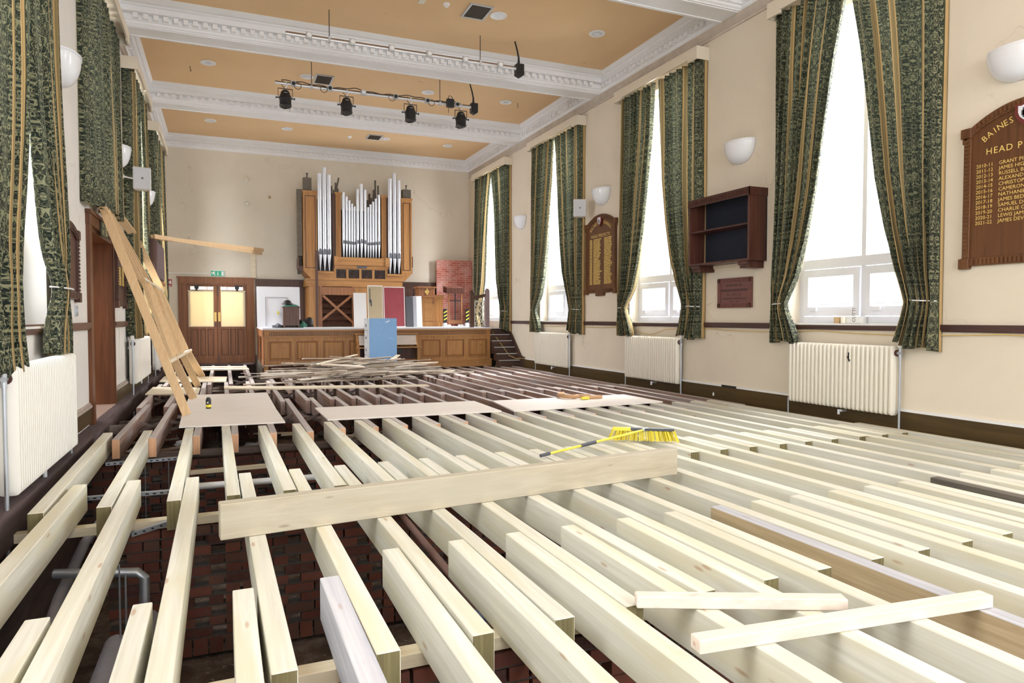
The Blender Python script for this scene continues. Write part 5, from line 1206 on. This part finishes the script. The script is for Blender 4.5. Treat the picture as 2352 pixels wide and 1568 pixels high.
leaning('felt_board', 3.86, 4.30, 19.92, 2.33, 'tan felt board with white border and a dark cord behind the blue cabinet', 'board', M['tan'], M['white'], lean=.1, parts=(('white_strip', M['paper'], [(.03, .02, .97, .17)]), ('cord', M['charcoal'], [(.13, .62, .17, .92), (.10, .58, .25, .66), (.18, .50, .26, .6)])))
leaning('felt_board', 4.32, 4.95, 19.90, 2.30, 'maroon felt notice board with white border, right of the tan one', 'board', M['maroon'], M['white'], lean=.1)
for i, (x0, x1, z1, m_, lab) in enumerate(((4.98, 5.20, 2.02, M['charcoal'], 'dark sheet leaning just right of the maroon board'), (5.14, 5.32, 2.03, plain('grey_sheet', (.4, .4, .44), .5), 'grey sheet leaning between a dark and a white sheet'), (5.28, 5.50, 2.04, M['white'], 'white sheet leaning in front of the oak pulpit'))):
    leaning('leaning_sheet', x0, x1, 19.88 + .06 * i, z1, lab, 'board', m_, lean=.1, th=.012)
t = thing('pulpit', 'oak pulpit cabinet with a carved crest on its upper box', 'pulpit', (5.8, 20.7, OZ))
MB().box(5.66, 6.10, 20.60, 20.9, OZ, 2.05).box(5.60, 6.14, 20.56, 20.9, OZ, OZ + .14).build('body', M['oak'], t, bevel=.005)
MB().box(5.72, 5.98, 20.588, 20.60, 1.30, 1.98).build('panel', M['oakx'], t, bevel=.004)
MB().box(5.52, 6.02, 20.45, 20.9, 2.06, 2.30).build('upper_box', M['door'], t, bevel=.005); MB().box(5.46, 6.07, 20.40, 20.92, 2.30, 2.35).box(5.49, 6.04, 20.42, 20.9, 2.03, 2.06).build('cornice', M['door'], t)
MB().lathe([(0, 0), (.07, 0), (.055, .015), (.02, .02), (0, .02)], (5.77, 20.452, 2.19), axis=(0, -1, 0), seg=14).box(5.75, 5.79, 20.43, 20.45, 2.09, 2.29).build('crest', M['brass'], t)
MB().prism([(5.98, 20.46, 2.03), (6.02, 20.46, 2.03), (6.02, 20.5, 1.86), (5.99, 20.58, 1.80)], (0, .04, 0)).build('bracket', M['door'], t)
tag(MB().box(6.08, 6.36, 20.72, 20.90, OZ, 2.0).box(6.08, 6.38, 20.70, 20.90, OZ, OZ + .14).box(6.07, 6.40, 20.68, 20.9, 2.0, 2.10).build('side_cabinet', M['oak'], loc=(6.2, 20.8, OZ), bevel=.004), 'lower oak cabinet joined to the right of the pulpit', 'cabinet')
tag(MB().box(6.60, 7.86, 22.20, 22.24, OZ, 3.33).build('brick_panel', M['bprint'], loc=(7.2, 22.2, OZ)), 'tall scenery flat printed with red brickwork at the back of the stage', 'scenery')
t = thing('lectern', 'slim lectern with two legs and a dark cross, before the printed brick flat', 'lectern', (6.65, 20.4, OZ))
MB().hexa([(6.38, 20.35, 2.14), (6.95, 20.35, 2.14), (6.95, 20.75, 2.20), (6.38, 20.75, 2.20), (6.38, 20.35, 2.32), (6.95, 20.35, 2.32), (6.95, 20.75, 2.38), (6.38, 20.75, 2.38)]).build('top', M['mahog'], t)
for x in (6.44, 6.86): MB().box(x, x + .04, 20.4, 20.44, OZ + .05, 2.15).build('leg', M['door'], t); MB().box(x - .03, x + .06, 20.32, 20.62, OZ, OZ + .06).build('foot', M['white'], t)
MB().box(6.47, 6.88, 20.41, 20.45, 1.20, 1.31).build('rail', M['door'], t); MB().box(6.655, 6.685, 20.405, 20.425, 1.31, 2.14).box(6.48, 6.86, 20.405, 20.425, 1.90, 1.93).build('cross', M['black'], t)
for (x, lab) in ((6.30, 'short black post with yellow hazard stripes left of the lectern'), (7.02, 'short black post with yellow hazard stripes right of the lectern')):
    t = thing('hazard_post', lab, 'post', (x, 20.3, OZ), 'black and yellow hazard posts')
    MB().box(x - .05, x + .05, 20.25, 20.35, OZ + .12, 1.66).build('post', M['black'], t)
    MB().lathe([(0, 0), (.07, 0), (.08, .05), (.05, .12), (0, .12)], (x, 20.3, OZ)).build('foot', M['grey'], t)
    st = MB()
    for i in range(3): z = 1.30 + i * .11; st.hexa([(x - .052, 20.245, z), (x + .052, 20.245, z + .06), (x + .052, 20.25, z + .06), (x - .052, 20.25, z), (x - .052, 20.245, z + .035), (x + .052, 20.245, z + .095), (x + .052, 20.25, z + .095), (x - .052, 20.25, z + .035)])
    st.build('stripes', M['yellow'], t)
t = thing('lattice_gate', 'cream lattice balustrade with dark handrail at the top of the stage steps', 'balustrade', (6.95, 18.95, OZ))
MB().box(6.64, 6.76, 18.9, 19.0, OZ, 2.08).lathe([(0, 0), (.07, 0), (.085, .06), (.05, .13), (0, .14)], (6.70, 18.95, 2.06)).build('post', M['dark'], t)
MB().box(7.12, 7.24, 18.9, 19.0, OZ - .1, 2.20).lathe([(0, 0), (.05, .0), (.05, .04), (0, .06)], (7.18, 18.95, 2.2)).build('post', plain('mauve_post', (.30, .22, .24), .4), t)
MB().bar((6.74, 18.95, 1.97), (7.14, 18.95, 2.05), .06, .09).build('handrail', M['dark'], t)
l = MB().box(6.78, 6.80, 18.94, 18.96, 1.18, 1.9).box(7.08, 7.10, 18.94, 18.96, 1.18, 1.9).box(6.76, 7.12, 18.94, 18.96, 1.16, 1.18).box(6.76, 7.12, 18.94, 18.96, 1.86, 1.89)
for i in range(-1, 4):
    z = 1.18 + i * .2
    for (a, b) in (((6.79, z), (7.09, z + .42)), ((7.09, z), (6.79, z + .42))):
        (xa, za), (xb, zb_) = a, b
        if za < 1.17: f = (1.18 - za) / (zb_ - za); xa, za = xa + (xb - xa) * f, 1.18
        if zb_ > 1.88: f = (1.88 - za) / (zb_ - za); xb, zb_ = xa + (xb - xa) * f, 1.88
        l.bar((xa, 18.95, za), (xb, 18.95, zb_), .012, .02)
l.build('lattice', M['latt'], t)

# ================================================================ DESK AND BLUE CABINET
t = thing('organ_console', 'oak roll-top organ console standing against the stage front', 'console', (4.05, 18.4, 0))
MB().prism([(3.25, 18.2, -.05), (3.25, 18.2, .58), (3.25, 18.26, .62), (3.25, 18.42, .93), (3.25, 18.62, .93), (3.25, 18.62, -.05)], (.05, 0, 0)).build('side_panel', M['oak'], t, bevel=.004)
MB().prism([(4.86, 18.2, -.05), (4.86, 18.2, .58), (4.86, 18.26, .62), (4.86, 18.42, .93), (4.86, 18.62, .93), (4.86, 18.62, -.05)], (.05, 0, 0)).build('side_panel', M['oak'], t, bevel=.004)
MB().box(3.22, 4.94, 18.36, 18.63, .93, .96).build('top', M['oakx'], t)
mb = MB()
for i in range(12):
    a = i / 12; b = (i + 1) / 12; mb.bar((3.3, 18.27 + .13 * (a + b) / 2, .65 + .26 * (a + b) / 2), (4.86, 18.27 + .13 * (a + b) / 2, .65 + .26 * (a + b) / 2), .02, .020, up=(0, -.9, .45))
mb.build('roll_top', M['batten'], t)
MB().box(3.20, 4.98, 18.12, 18.35, .57, .60).build('key_shelf', M['oakx'], t); MB().box(3.3, 4.86, 18.5, 18.53, 0, .57).build('knee_panel', M['mahog'], t); MB().box(3.3, 4.86, 18.3, 18.5, .22, .26).build('stretcher', M['door'], t)
MB().box(4.30, 4.45, 18.3, 18.36, .44, .54).build('switch_box', M['black'], t)
t = thing('filing_cabinet', 'four-drawer filing cabinet with a scuffed blue side', 'cabinet', (3.78, 17.83, .06))
CX0, CX1, CY0, CY1, CZ0, CZ1 = 3.41, 4.15, 17.6, 18.08, .06, 1.372
MB().box(CX0 + .02, CX1, CY0, CY1, CZ0, CZ1).build('body', M['blue'], t, bevel=.006)
MB().box(CX0 + .0, CX0 + .02, CY0, CY1, CZ0, CZ1).build('front_frame', M['grey'], t)
for i in range(4):
    z0 = CZ0 + .04 + i * .32
    d = MB().box(CX0 - .018, CX0, CY0 + .012, CY1 - .012, z0, z0 + .305).build('drawer', M['grey'], t, bevel=.004)
    MB().box(CX0 - .04, CX0 - .018, CY0 + .15, CY0 + .30, z0 + .20, z0 + .23).build('handle', M['alu'], d)
    MB().box(CX0 - .022, CX0 - .018, CY0 + .18, CY0 + .28, z0 + .10, z0 + .15).build('label_holder', M['black'], d)
mb = MB()
for (x, z, a, b) in ((3.92, 1.29, .05, .02), (3.86, 1.27, .015, .012), (3.70, 1.25, .012, .012), (3.98, .86, .015, .02), (4.06, .83, .012, .018), (3.67, .93, .01, .01), (3.66, .2, .012, .012), (4.08, 1.30, .01, .01)): mb.box(x - a / 2, x + a / 2, CY0 - .002, CY0, z - b / 2, z + b / 2)
mb.bar((3.86, CY0 - .002, 1.265), (3.96, CY0 - .002, 1.31), .003, .018); mb.build('paint_scuff', M['paper'], t)

# ================================================================ LEFT DOORWAY, SIGN, CABINET
struct('door_2', MB().box(XL, XL + .045, 10.46, 10.65, -.03, 2.64).box(XL, XL + .06, 10.44, 10.58, -.03, .25).box(XL, XL + .05, 10.44, 12.74, 2.62, 2.80).box(XL, XL + .07, 10.42, 12.76, 2.76, 2.81).box(XL, XL + .03, 12.655, 12.72, -.03, 2.62)
       .box(XL - .85, XL + .01, 12.60, 12.65, -.005, 2.62).box(XL - .85, XL + .01, 10.66, 10.70, -.005, 2.62).box(XL - .85, XL + .01, 10.70, 12.60, 2.56, 2.62), M['jamb'], 'dark brown wooden door lining of the doorway in the left wall')
t = thing('fire_exit_sign', 'dark green sign with yellow letters over the left doorway', 'sign', (XL + .06, 11.57, 2.55))
MB().box(XL + .055, XL + .065, 11.28, 11.86, 2.56, 2.78).build('sign_face', plain('dark_green', (.03, .06, .025), .4), t)
mb = MB(); text_into(mb, 'FIRE', .095, (XL + .068, 11.32, 2.68), (0, 1, 0), (0, 0, 1)); text_into(mb, 'EXIT', .095, (XL + .068, 11.32, 2.585), (0, 1, 0), (0, 0, 1))
for (a, b, c, d_) in ((11.64, 11.67, 2.58, 2.76), (11.70, 11.80, 2.60, 2.62), (11.72, 11.75, 2.62, 2.70), (11.70, 11.80, 2.68, 2.70), (11.74, 11.77, 2.72, 2.75)): mb.box(XL + .066, XL + .068, a, b, c, d_)
mb.build('lettering', plain('pale_yellow', (.8, .75, .45), .5), t, fixn=False)
tag(MB().box(XL, XL + .02, 9.62, 9.74, 1.40, 1.53).box(XL + .02, XL + .03, 9.66, 9.69, 1.45, 1.49).build('light_switch', M['steel'], loc=(XL, 9.68, 1.4)), 'small metal light switch beside the left doorway', 'switch')
t = thing('wall_cupboard', 'brown wooden wall cupboard on the left wall carrying two planks', 'cupboard', (XL + .1, 17.3, 2.25))
MB().box(XL, XL + .33, 16.35, 18.2, 2.20, 3.06).build('body', M['mahog'], t); MB().box(XL + .33, XL + .36, 16.40, 18.15, 2.24, 3.02).build('slatted_front', plain('grey_violet_slats', (.14, .09, .10), .6), t)
mb = MB(); q = 16.45
while q < 18.1: mb.box(XL + .36, XL + .375, q, q + .05, 2.26, 3.0); q += .1
mb.build('slats', plain('dusty_violet', (.22, .16, .17), .6), t); MB().box(XL, XL + .38, 16.3, 18.25, 2.13, 2.20).build('shelf', M['door'], t)
for (a, b, lab) in (((-1.60, 16.5, 3.12), (1.13, 22.40, 3.47), 'upper of two long pale planks reaching from the left wall cupboard to the end wall'), ((-1.36, 16.45, 3.12), (1.08, 22.40, 3.36), 'lower of two long pale planks reaching from the left wall cupboard to the end wall')):
    tag(MB().bar(a, b, .045, .09).build('long_plank', M['stud'], loc=a), lab, 'timber')

# ================================================================ LEANING STUD FRAME
t = thing('stud_frame', 'pale pine stud frame leaning against the left wall over the floor boards', 'timber frame', (-.5, 12.8, .02))
def pl(x0, y, z): return (x0, y, z)
def stud(a, b, nm='stud', w=.045, h=.14, m_=None): MB().bar(a, b, w, h, up=(.95, 0, .3)).build(nm, m_ or M['stud'], t, bevel=.003)
S = lambda y, z: (-.48 - .36 * z, y, z)
stud(S(10.42, .04), S(10.98, 2.86), h=.115); 
stud(S(12.60, .04), S(12.0, .73), w=.05, h=.12); stud(S(14.75, .04), S(14.16, .70), w=.05, h=.12); stud(S(17.3, .04), S(15.76, .67), w=.05, h=.14)
stud(S(10.87, .75), S(16.75, .66), 'plate', .05, .10, M['plank']); stud(S(12.29, 1.99), S(15.64, 1.92), 'plate', .05, .10, M['plank'])
for i in range(7):
    f = i / 6; stud(S(11.5 + 4.6 * f, .72), S(12.35 + 3.25 * f, 1.96), w=.05, h=.11 if i % 2 else .06)
for i, (ya, yb_) in enumerate(((12.3, 11.0), (12.9, 11.2), (13.4, 11.4), (11.7, 10.85))): stud(S(ya, 1.97), S(yb_, 2.95), w=.045, h=.09)
mb = MB(); pts = [S(11.2, 3.02), S(12.3, 3.06), S(13.4, 3.03), S(14.4, 2.93), S(15.0, 2.6), S(15.4, 2.2), S(15.64, 1.93)]
for a, b in zip(pts, pts[1:]): mb.bar(a, b, .05, .13, up=(1, 0, .36))
mb.build('curved_rail', M['stud'], t)

# ================================================================ BOARDS ON THE FLOOR
def sheet(name, pts, th, m_, lab, z=.002, group=None, cat='board'):
    b = [(x, y, z) for x, y in pts]; cx_ = sum(p[0] for p in pts) / len(pts); cy_ = sum(p[1] for p in pts) / len(pts)
    o = MB().prism(b, (0, 0, th)).build(name, m_, loc=(cx_, cy_, z)); return tag(o, lab, cat, group)
sheet('plywood_board', [(-.54, 9.46), (.72, 9.37), (.70, 10.68), (-.57, 10.78)], .018, M['ply'], 'plywood board nearest the camera, under the leaning frame and can')
sheet('plywood_board', [(-.57, 10.79), (.70, 10.69), (.70, 13.2), (-.58, 13.3)], .018, M['ply'], 'long plywood board behind the one with the black can')
sheet('plywood_board', [(1.26, 9.36), (3.73, 9.25), (3.76, 10.53), (1.25, 10.67)], .020, M['ply'], 'long plywood board in the middle, crossing the joist ends')
sheet('plywood_board', [(3.90, 9.18), (6.57, 9.26), (6.54, 10.40), (4.04, 10.44)], .020, M['ply'], 'plywood board on the right with the tool belt on it')
sheet('pale_plank', [(-1.32, 13.74), (-.45, 13.42), (-.45, 14.62), (-1.31, 15.1)], .022, M['plank'], 'pale plank by the left wall behind the stud frame, nearer one')
sheet('pale_plank', [(-1.30, 16.36), (.02, 15.85), (.04, 17.1), (-1.30, 17.8)], .022, M['plank'], 'pale plank by the left wall behind the stud frame, farther one')
sheet('pale_plank', [(-.02, 14.25), (.95, 13.75), (3.78, 13.25), (3.78, 13.48), (.95, 14.3), (-.02, 14.75)], .025, M['plank'], 'long pale plank lying just in front of the heap of broken boards')
sheet('pale_plank', [(-.65, 19.60), (.59, 19.30), (.58, 19.75), (-.66, 20.1)], .03, M['plank'], 'pale plank in front of the end doors, nearer of two')
sheet('pale_plank', [(-.62, 20.5), (.55, 20.2), (.54, 20.65), (-.63, 20.98)], .03, M['plank'], 'pale plank in front of the end doors, farther of two')
sheet('door_sill', [(-1.1, 21.9), (.8, 21.6), (.8, 22.4), (-1.1, 22.4)], .02, M['ledge'], 'dusty grey threshold board at the foot of the end doors')
# can
t = thing('spray_can', 'small black can with a yellow label standing on the nearest plywood board', 'can', (-.235, 11.2, .021))
MB().lathe([(0, 0), (.036, 0), (.038, .01), (.038, .13), (.03, .145), (.026, .165), (0, .165)], (-.235, 11.2, .021), seg=18).build('body', M['black'], t, smooth='auto')
MB().lathe([(.0390, .02), (.0390, .06)], (-.235, 11.2, .021), seg=18, cap=False).build('label_band', M['yellow'], t)
MB().box(-.255, -.235, 11.158, 11.163, .10, .125).build('logo_spot', M['grey'], t)
# the loose beam
t_ = MB(); A = Vector((-.045, 4.60, JH / 2 + .002)); B_ = Vector((3.66, 4.99, JH / 2 + .002)); t_.bar(A, B_, .10, JH, ends=1)
ob = t_.build('loose_beam', [M['beamgrey'], M['beamgrey']], loc=tuple(A), bevel=.005); tag(ob, 'big loose greyish beam lying on edge across the new joists', 'beam')
# broom
t = thing('broom', 'push broom with a yellow handle lying across the joists behind the loose beam', 'broom', (2.85, 6.0, .0))
a = Vector((2.83, 6.00, .035)); b = Vector((4.30, 6.42, .13)); d = (b - a)
MB().tube([a + d * .07, b], .0125, 10).build('handle', M['yellow'], t, smooth='auto'); MB().tube([a, a + d * .08], .017, 10).build('end_grip', M['charcoal'], t, smooth='auto'); MB().tube([a + d * .36, a + d * .50], .019, 12).build('foam_grip', M['charcoal'], t, smooth='auto')
MB().tube([b - d * .015, b + d.normalized() * .06], .022, 10).build('socket', M['steel'], t)
h0 = Vector((4.02, 6.62, .135)); h1 = Vector((4.60, 6.27, .135)); hd = (h1 - h0).normalized(); hn = Vector((-hd.y, hd.x, 0))
MB().bar(h0, h1, .085, .028).build('head', M['charcoal'], t, bevel=.006); MB().bar(h0, h0 + hd * .20, .087, .030).build('yellow_label', M['yellow'], t)
rr = random.Random(8); br = MB()
for i in range(260):
    f = rr.random(); s = rr.uniform(-.035, .035); p = h0 + hd * (f * (h1 - h0).length) + hn * s; q = p + hn * (s * .6 - .05) + hd * ((f - .5) * .10) + Vector((0, 0, -.12)); br.bar(p, q, .005, .005)
br.build('bristles', M['yellow'], t)
# tool belt
t = thing('tool_belt', 'tan leather tool belt with a yellow tag curled on the right plywood board', 'tool belt', (5.5, 10.2, .023))
MB().tube([(5.38 + .14 * math.cos(q / 10 * PI + 1.3), 10.32 + .22 * math.sin(q / 10 * PI + 1.3), .065) for q in range(14)], [.035] * 14, 8).build('strap', M['leather'], t, smooth=True)
MB().box(5.50, 5.86, 9.97, 10.08, .023, .075).build('pouch', M['leather'], t, bevel=.01); MB().box(5.44, 5.58, 9.93, 9.97, .03, .07).build('yellow_tag', M['yellow'], t); MB().box(5.42, 5.75, 10.2, 10.24, .023, .08).build('belt', M['leather'], t)
# two battens on the right
for (a, b, w, h, lab) in (((1.80, 2.745, .031), (2.70, 2.335, .031), .075, .055, 'short squared pale batten lying across the front joists, farther of two'), ((1.78, 2.27, .031), (3.36, 2.10, .031), .075, .06, 'longer squared pale batten lying across the front joists, nearer of two')):
    tag(MB().bar(a, b, w, h).build('batten', M['batten'], loc=a, bevel=.004), lab, 'timber')

# ================================================================ HEAP OF BROKEN BOARDS
rr = random.Random(21); special = {0: 'long broken board sticking up in front of the blue cabinet'}
def heap_z(x, y):
    f = max(0, 1 - ((x - 2.9) / 2.1) ** 2) * max(0, 1 - ((y - 16.3) / 2.3) ** 2); return .04 + .40 * f
for i in range(120):
    L = rr.uniform(.7, 2.3); x = rr.gauss(2.9, .85); y = rr.uniform(14.6, 18.0); x = min(4.6, max(1.3, x))
    if y > 17.4 and x > 3.0: y -= 1.0
    a = rr.gauss(0.05, .30); top = heap_z(x, y); z = rr.uniform(.02, 1) * top + .01
    dz = rr.uniform(-.05, .05) if z > .08 else 0
    dx, dy = math.cos(a) * L / 2, math.sin(a) * L / 2
    p = (x - dx, y - dy, max(.012, z - dz)); q = (x + dx, y + dy, max(.012, z + dz))
    mb = MB(); w_ = rr.uniform(.04, .13); mb.bar(p, q, w_, rr.uniform(.012, .022), up=(rr.uniform(-.25, .25), rr.uniform(-.25, .25), 1))
    o = mb.build('broken_board', M['debris'], None)
    # put origin on the board and align grain by object coords
    c = Vector(((p[0] + q[0]) / 2, (p[1] + q[1]) / 2, min(p[2], q[2]))); me = o.data; R_ = Matrix.Rotation(-a, 4, 'Z')
    me.transform(Matrix.Translation(-c)); me.transform(R_); o.location = c; o.rotation_euler = (0, 0, a)
    zn = ('left end' if x < 2.4 else 'middle' if x < 3.4 else 'right end'); fb = ('front' if y < 15.7 else 'centre' if y < 16.9 else 'back')
    hl = 'lying low' if z < .1 else 'lying high'
    tag(o, 'old splintered floorboard %s at the %s of the heap, towards its %s' % (hl, zn, fb), 'board', 'heap of broken floorboards, %s, %s, %s' % (hl, zn, fb))
tag(MB().bar((3.65, 16.9, .20), (4.15, 17.45, .42), .11, .02).build('broken_board', M['plank'], loc=(3.65, 16.9, .2)), 'long pale broken board sticking up against the blue cabinet', 'board')
for i, (a, b) in enumerate((((2.0, 16.5, .30), (3.05, 17.3, .46)), ((1.3, 15.6, .10), (3.3, 15.1, .12)), ((2.8, 15.4, .20), (5.0, 15.5, .10)))):
    tag(MB().bar(a, b, .10, .02).build('broken_board', M['plank'], loc=a), ['pale broken board on top of the heap, slanting up to the right', 'pale broken board at the front left of the heap', 'pale broken board reaching out of the heap to the right'][i], 'board')
# rubble under the old floor
rr = random.Random(5)
for i in range(46):
    x = rr.uniform(-1.4, 5.2); y = rr.uniform(9.6, 14.5) if i % 4 else rr.uniform(15, 21); L = rr.uniform(.3, 1.1)
    a = rr.uniform(-.5, .5); c = Vector((x, y, -.60 + rr.uniform(.0, .06)))
    mb = MB(); mb.bar((-L / 2, 0, 0), (L / 2, 0, .02), rr.uniform(.08, .18), .02)
    o = mb.build('rubble_board', M['debris'] if i % 3 else M['plank']); o.location = c; o.rotation_euler = (0, 0, a)
    zn = 'at the far left' if x < 0 else 'left of the middle' if x < 2 else 'towards the right'; fb = 'near the plywood boards' if y < 12.1 else 'before the heap' if y < 15 else 'near the stage'
    tag(o, 'scrap of old board beneath the joists, %s, %s' % (zn, fb), 'board', 'board scraps, %s, %s' % (zn, fb))
for i in range(24):
    x = rr.uniform(-1.3, 3.2); y = rr.uniform(9.5, 13.2); s = rr.uniform(.06, .2)
    blob('rubble', (x, y, -.62), (s, s * rr.uniform(.6, 1), s * .5), M['mortar'] if i % 2 else M['paper'], 'lump of rubble or plaster in the dirt beneath the old joists', 'rubble', 100 + i)['group'] = 'rubble beneath the old joists'
for i in range(10):
    x = rr.uniform(-1.2, 2.2); y = rr.uniform(4.2, 5.9); s = rr.uniform(.05, .12)
    blob('rubble', (x, y, -1.42), (s, s * .8, s * .5), M['mortar'] if i % 2 else M['dirt'], 'lump of mortar at the foot of the honeycomb brick wall', 'rubble', 200 + i)['group'] = 'rubble beside the honeycomb wall'

# ================================================================ PIPES AND STRAPS IN THE VOID
def pipe(pts, r, m_, lab, name='pipe', seg=12): return tag(MB().tube(pts, r, seg).build(name, m_, loc=pts[0], smooth='auto'), lab, 'pipe')
pipe([(-.72, 2.0, -.80), (-.69, 5.15, -.80)], .075, M['gpipe'], 'thick lagged grey pipe at the bottom left, left one of the pair')
pipe([(-.50, 2.0, -.80), (-.53, 5.5, -.80)], .075, M['gpipe'], 'thick lagged grey pipe at the bottom left, right one of the pair')
pipe([(-.56, 5.55, -1.2), (-.56, 5.55, -.50), (-.60, 5.55, -.46), (-1.15, 5.75, -.46)], .035, M['steel'], 'galvanised pipe elbow rising left of the honeycomb wall')
pipe([(-.95, 7.4, -.36), (-1.02, 7.15, -.42), (-1.10, 6.6, -.50), (-1.10, 5.6, -.60), (-1.05, 4.6, -.75), (-1.0, 3.6, -.95)], .04, M['gpipe'], 'flexible grey duct snaking down between the leftmost joists', 'duct')
pipe([(-.92, 7.3, -.45), (-.98, 6.4, -.55), (-1.0, 5.6, -.68)], .022, M['hose'], 'thin blue grey hose beside the flexible duct')
pipe([(-.30, 7.9, -.40), (.95, 7.85, -.40)], .035, M['white'], 'white plastic pipe crossing under the middle row of joists')
pipe([(-.42, 7.7, -1.1), (-.42, 7.7, -.28)], .05, M['gpipe'], 'short upright pale pipe behind the middle wall plate')
pipe([(1.46, 9.0, -.36), (1.44, 6.0, -.38), (1.42, 3.4, -.42)], .028, M['copper'], 'pinkish conduit running below the joists in the middle')
pipe([(1.24, 3.55, -.26), (1.38, 3.40, -.28), (1.43, 3.15, -.30), (1.40, 2.9, -.34), (1.30, 2.6, -.45), (1.1, 2.2, -.6)], .022, M['hose'], 'thick blue grey hose curving down between the front joists')
pipe([(-1.42, 5.2, -.42), (-1.45, 9.0, -.38)], .02, M['gpipe'], 'thin old pipe running along the left foundation ledge')
def strap(a, b, lab):
    mb = MB().bar(a, b, .04, .035); a = Vector(a); b = Vector(b); n_ = int((b - a).length / .06)
    o = tag(mb.build('steel_channel', M['steel'], loc=tuple(a)), lab, 'steel channel'); h = MB(); d = (b - a) / n_
    for i in range(n_): p = a + d * (i + .5); h.bar(p + Vector((-.014, -.022, 0)), p + Vector((.014, -.022, 0)), .004, .012)
    h.build('slot', M['black'], None).parent = o
    for q in o.children: q.data.transform(Matrix.Translation(-a))
    return o
strap((-1.20, 7.18, -.26), (-.35, 7.15, -.26), 'slotted galvanised channel crossing behind the middle wall plate at left')
strap((-1.25, 8.80, -.26), (-.40, 8.84, -.26), 'slotted galvanised channel near the ends of the old joists at left')
strap((-.68, 5.88, -.27), (-.40, 6.02, -.24), 'short slotted galvanised channel end before the middle wall plate')
for i, (x, y, z0) in enumerate(((-.62, 8.82, -1.2), (-.50, 7.15, -1.1), (-.86, 8.8, -1.0), (-.66, 5.1, -.85), (-.60, 4.9, -.85))):
    tag(MB().tube([(x, y, z0), (x, y, -.24)], .006, 6).build('threaded_rod', M['steel'], loc=(x, y, z0)), ['thin threaded rod hanging from the far slotted channel, right one', 'thin threaded rod hanging from the middle slotted channel', 'thin threaded rod hanging from the far slotted channel, left one', 'thin threaded rod above the left lagged pipe', 'thin threaded rod above the right lagged pipe'][i], 'rod')
tag(MB().box(-.02, .01, 3.02, 3.06, -.24, -.18).box(-.035, .025, 3.10, 3.16, -.228, -.222).build('perforated_strap', M['steel'], loc=(0, 3.05, -.24)), 'small perforated steel strap on the nearest wall plate', 'strap')
tag(MB().bar((-.42, 8.3, -.33), (.55, 8.35, -.33), .07, .04).build('crossing_timber', M['joist_x'], loc=(-.4, 8.3, -.33)), 'thin pale timber lying under the middle joists at left', 'timber')
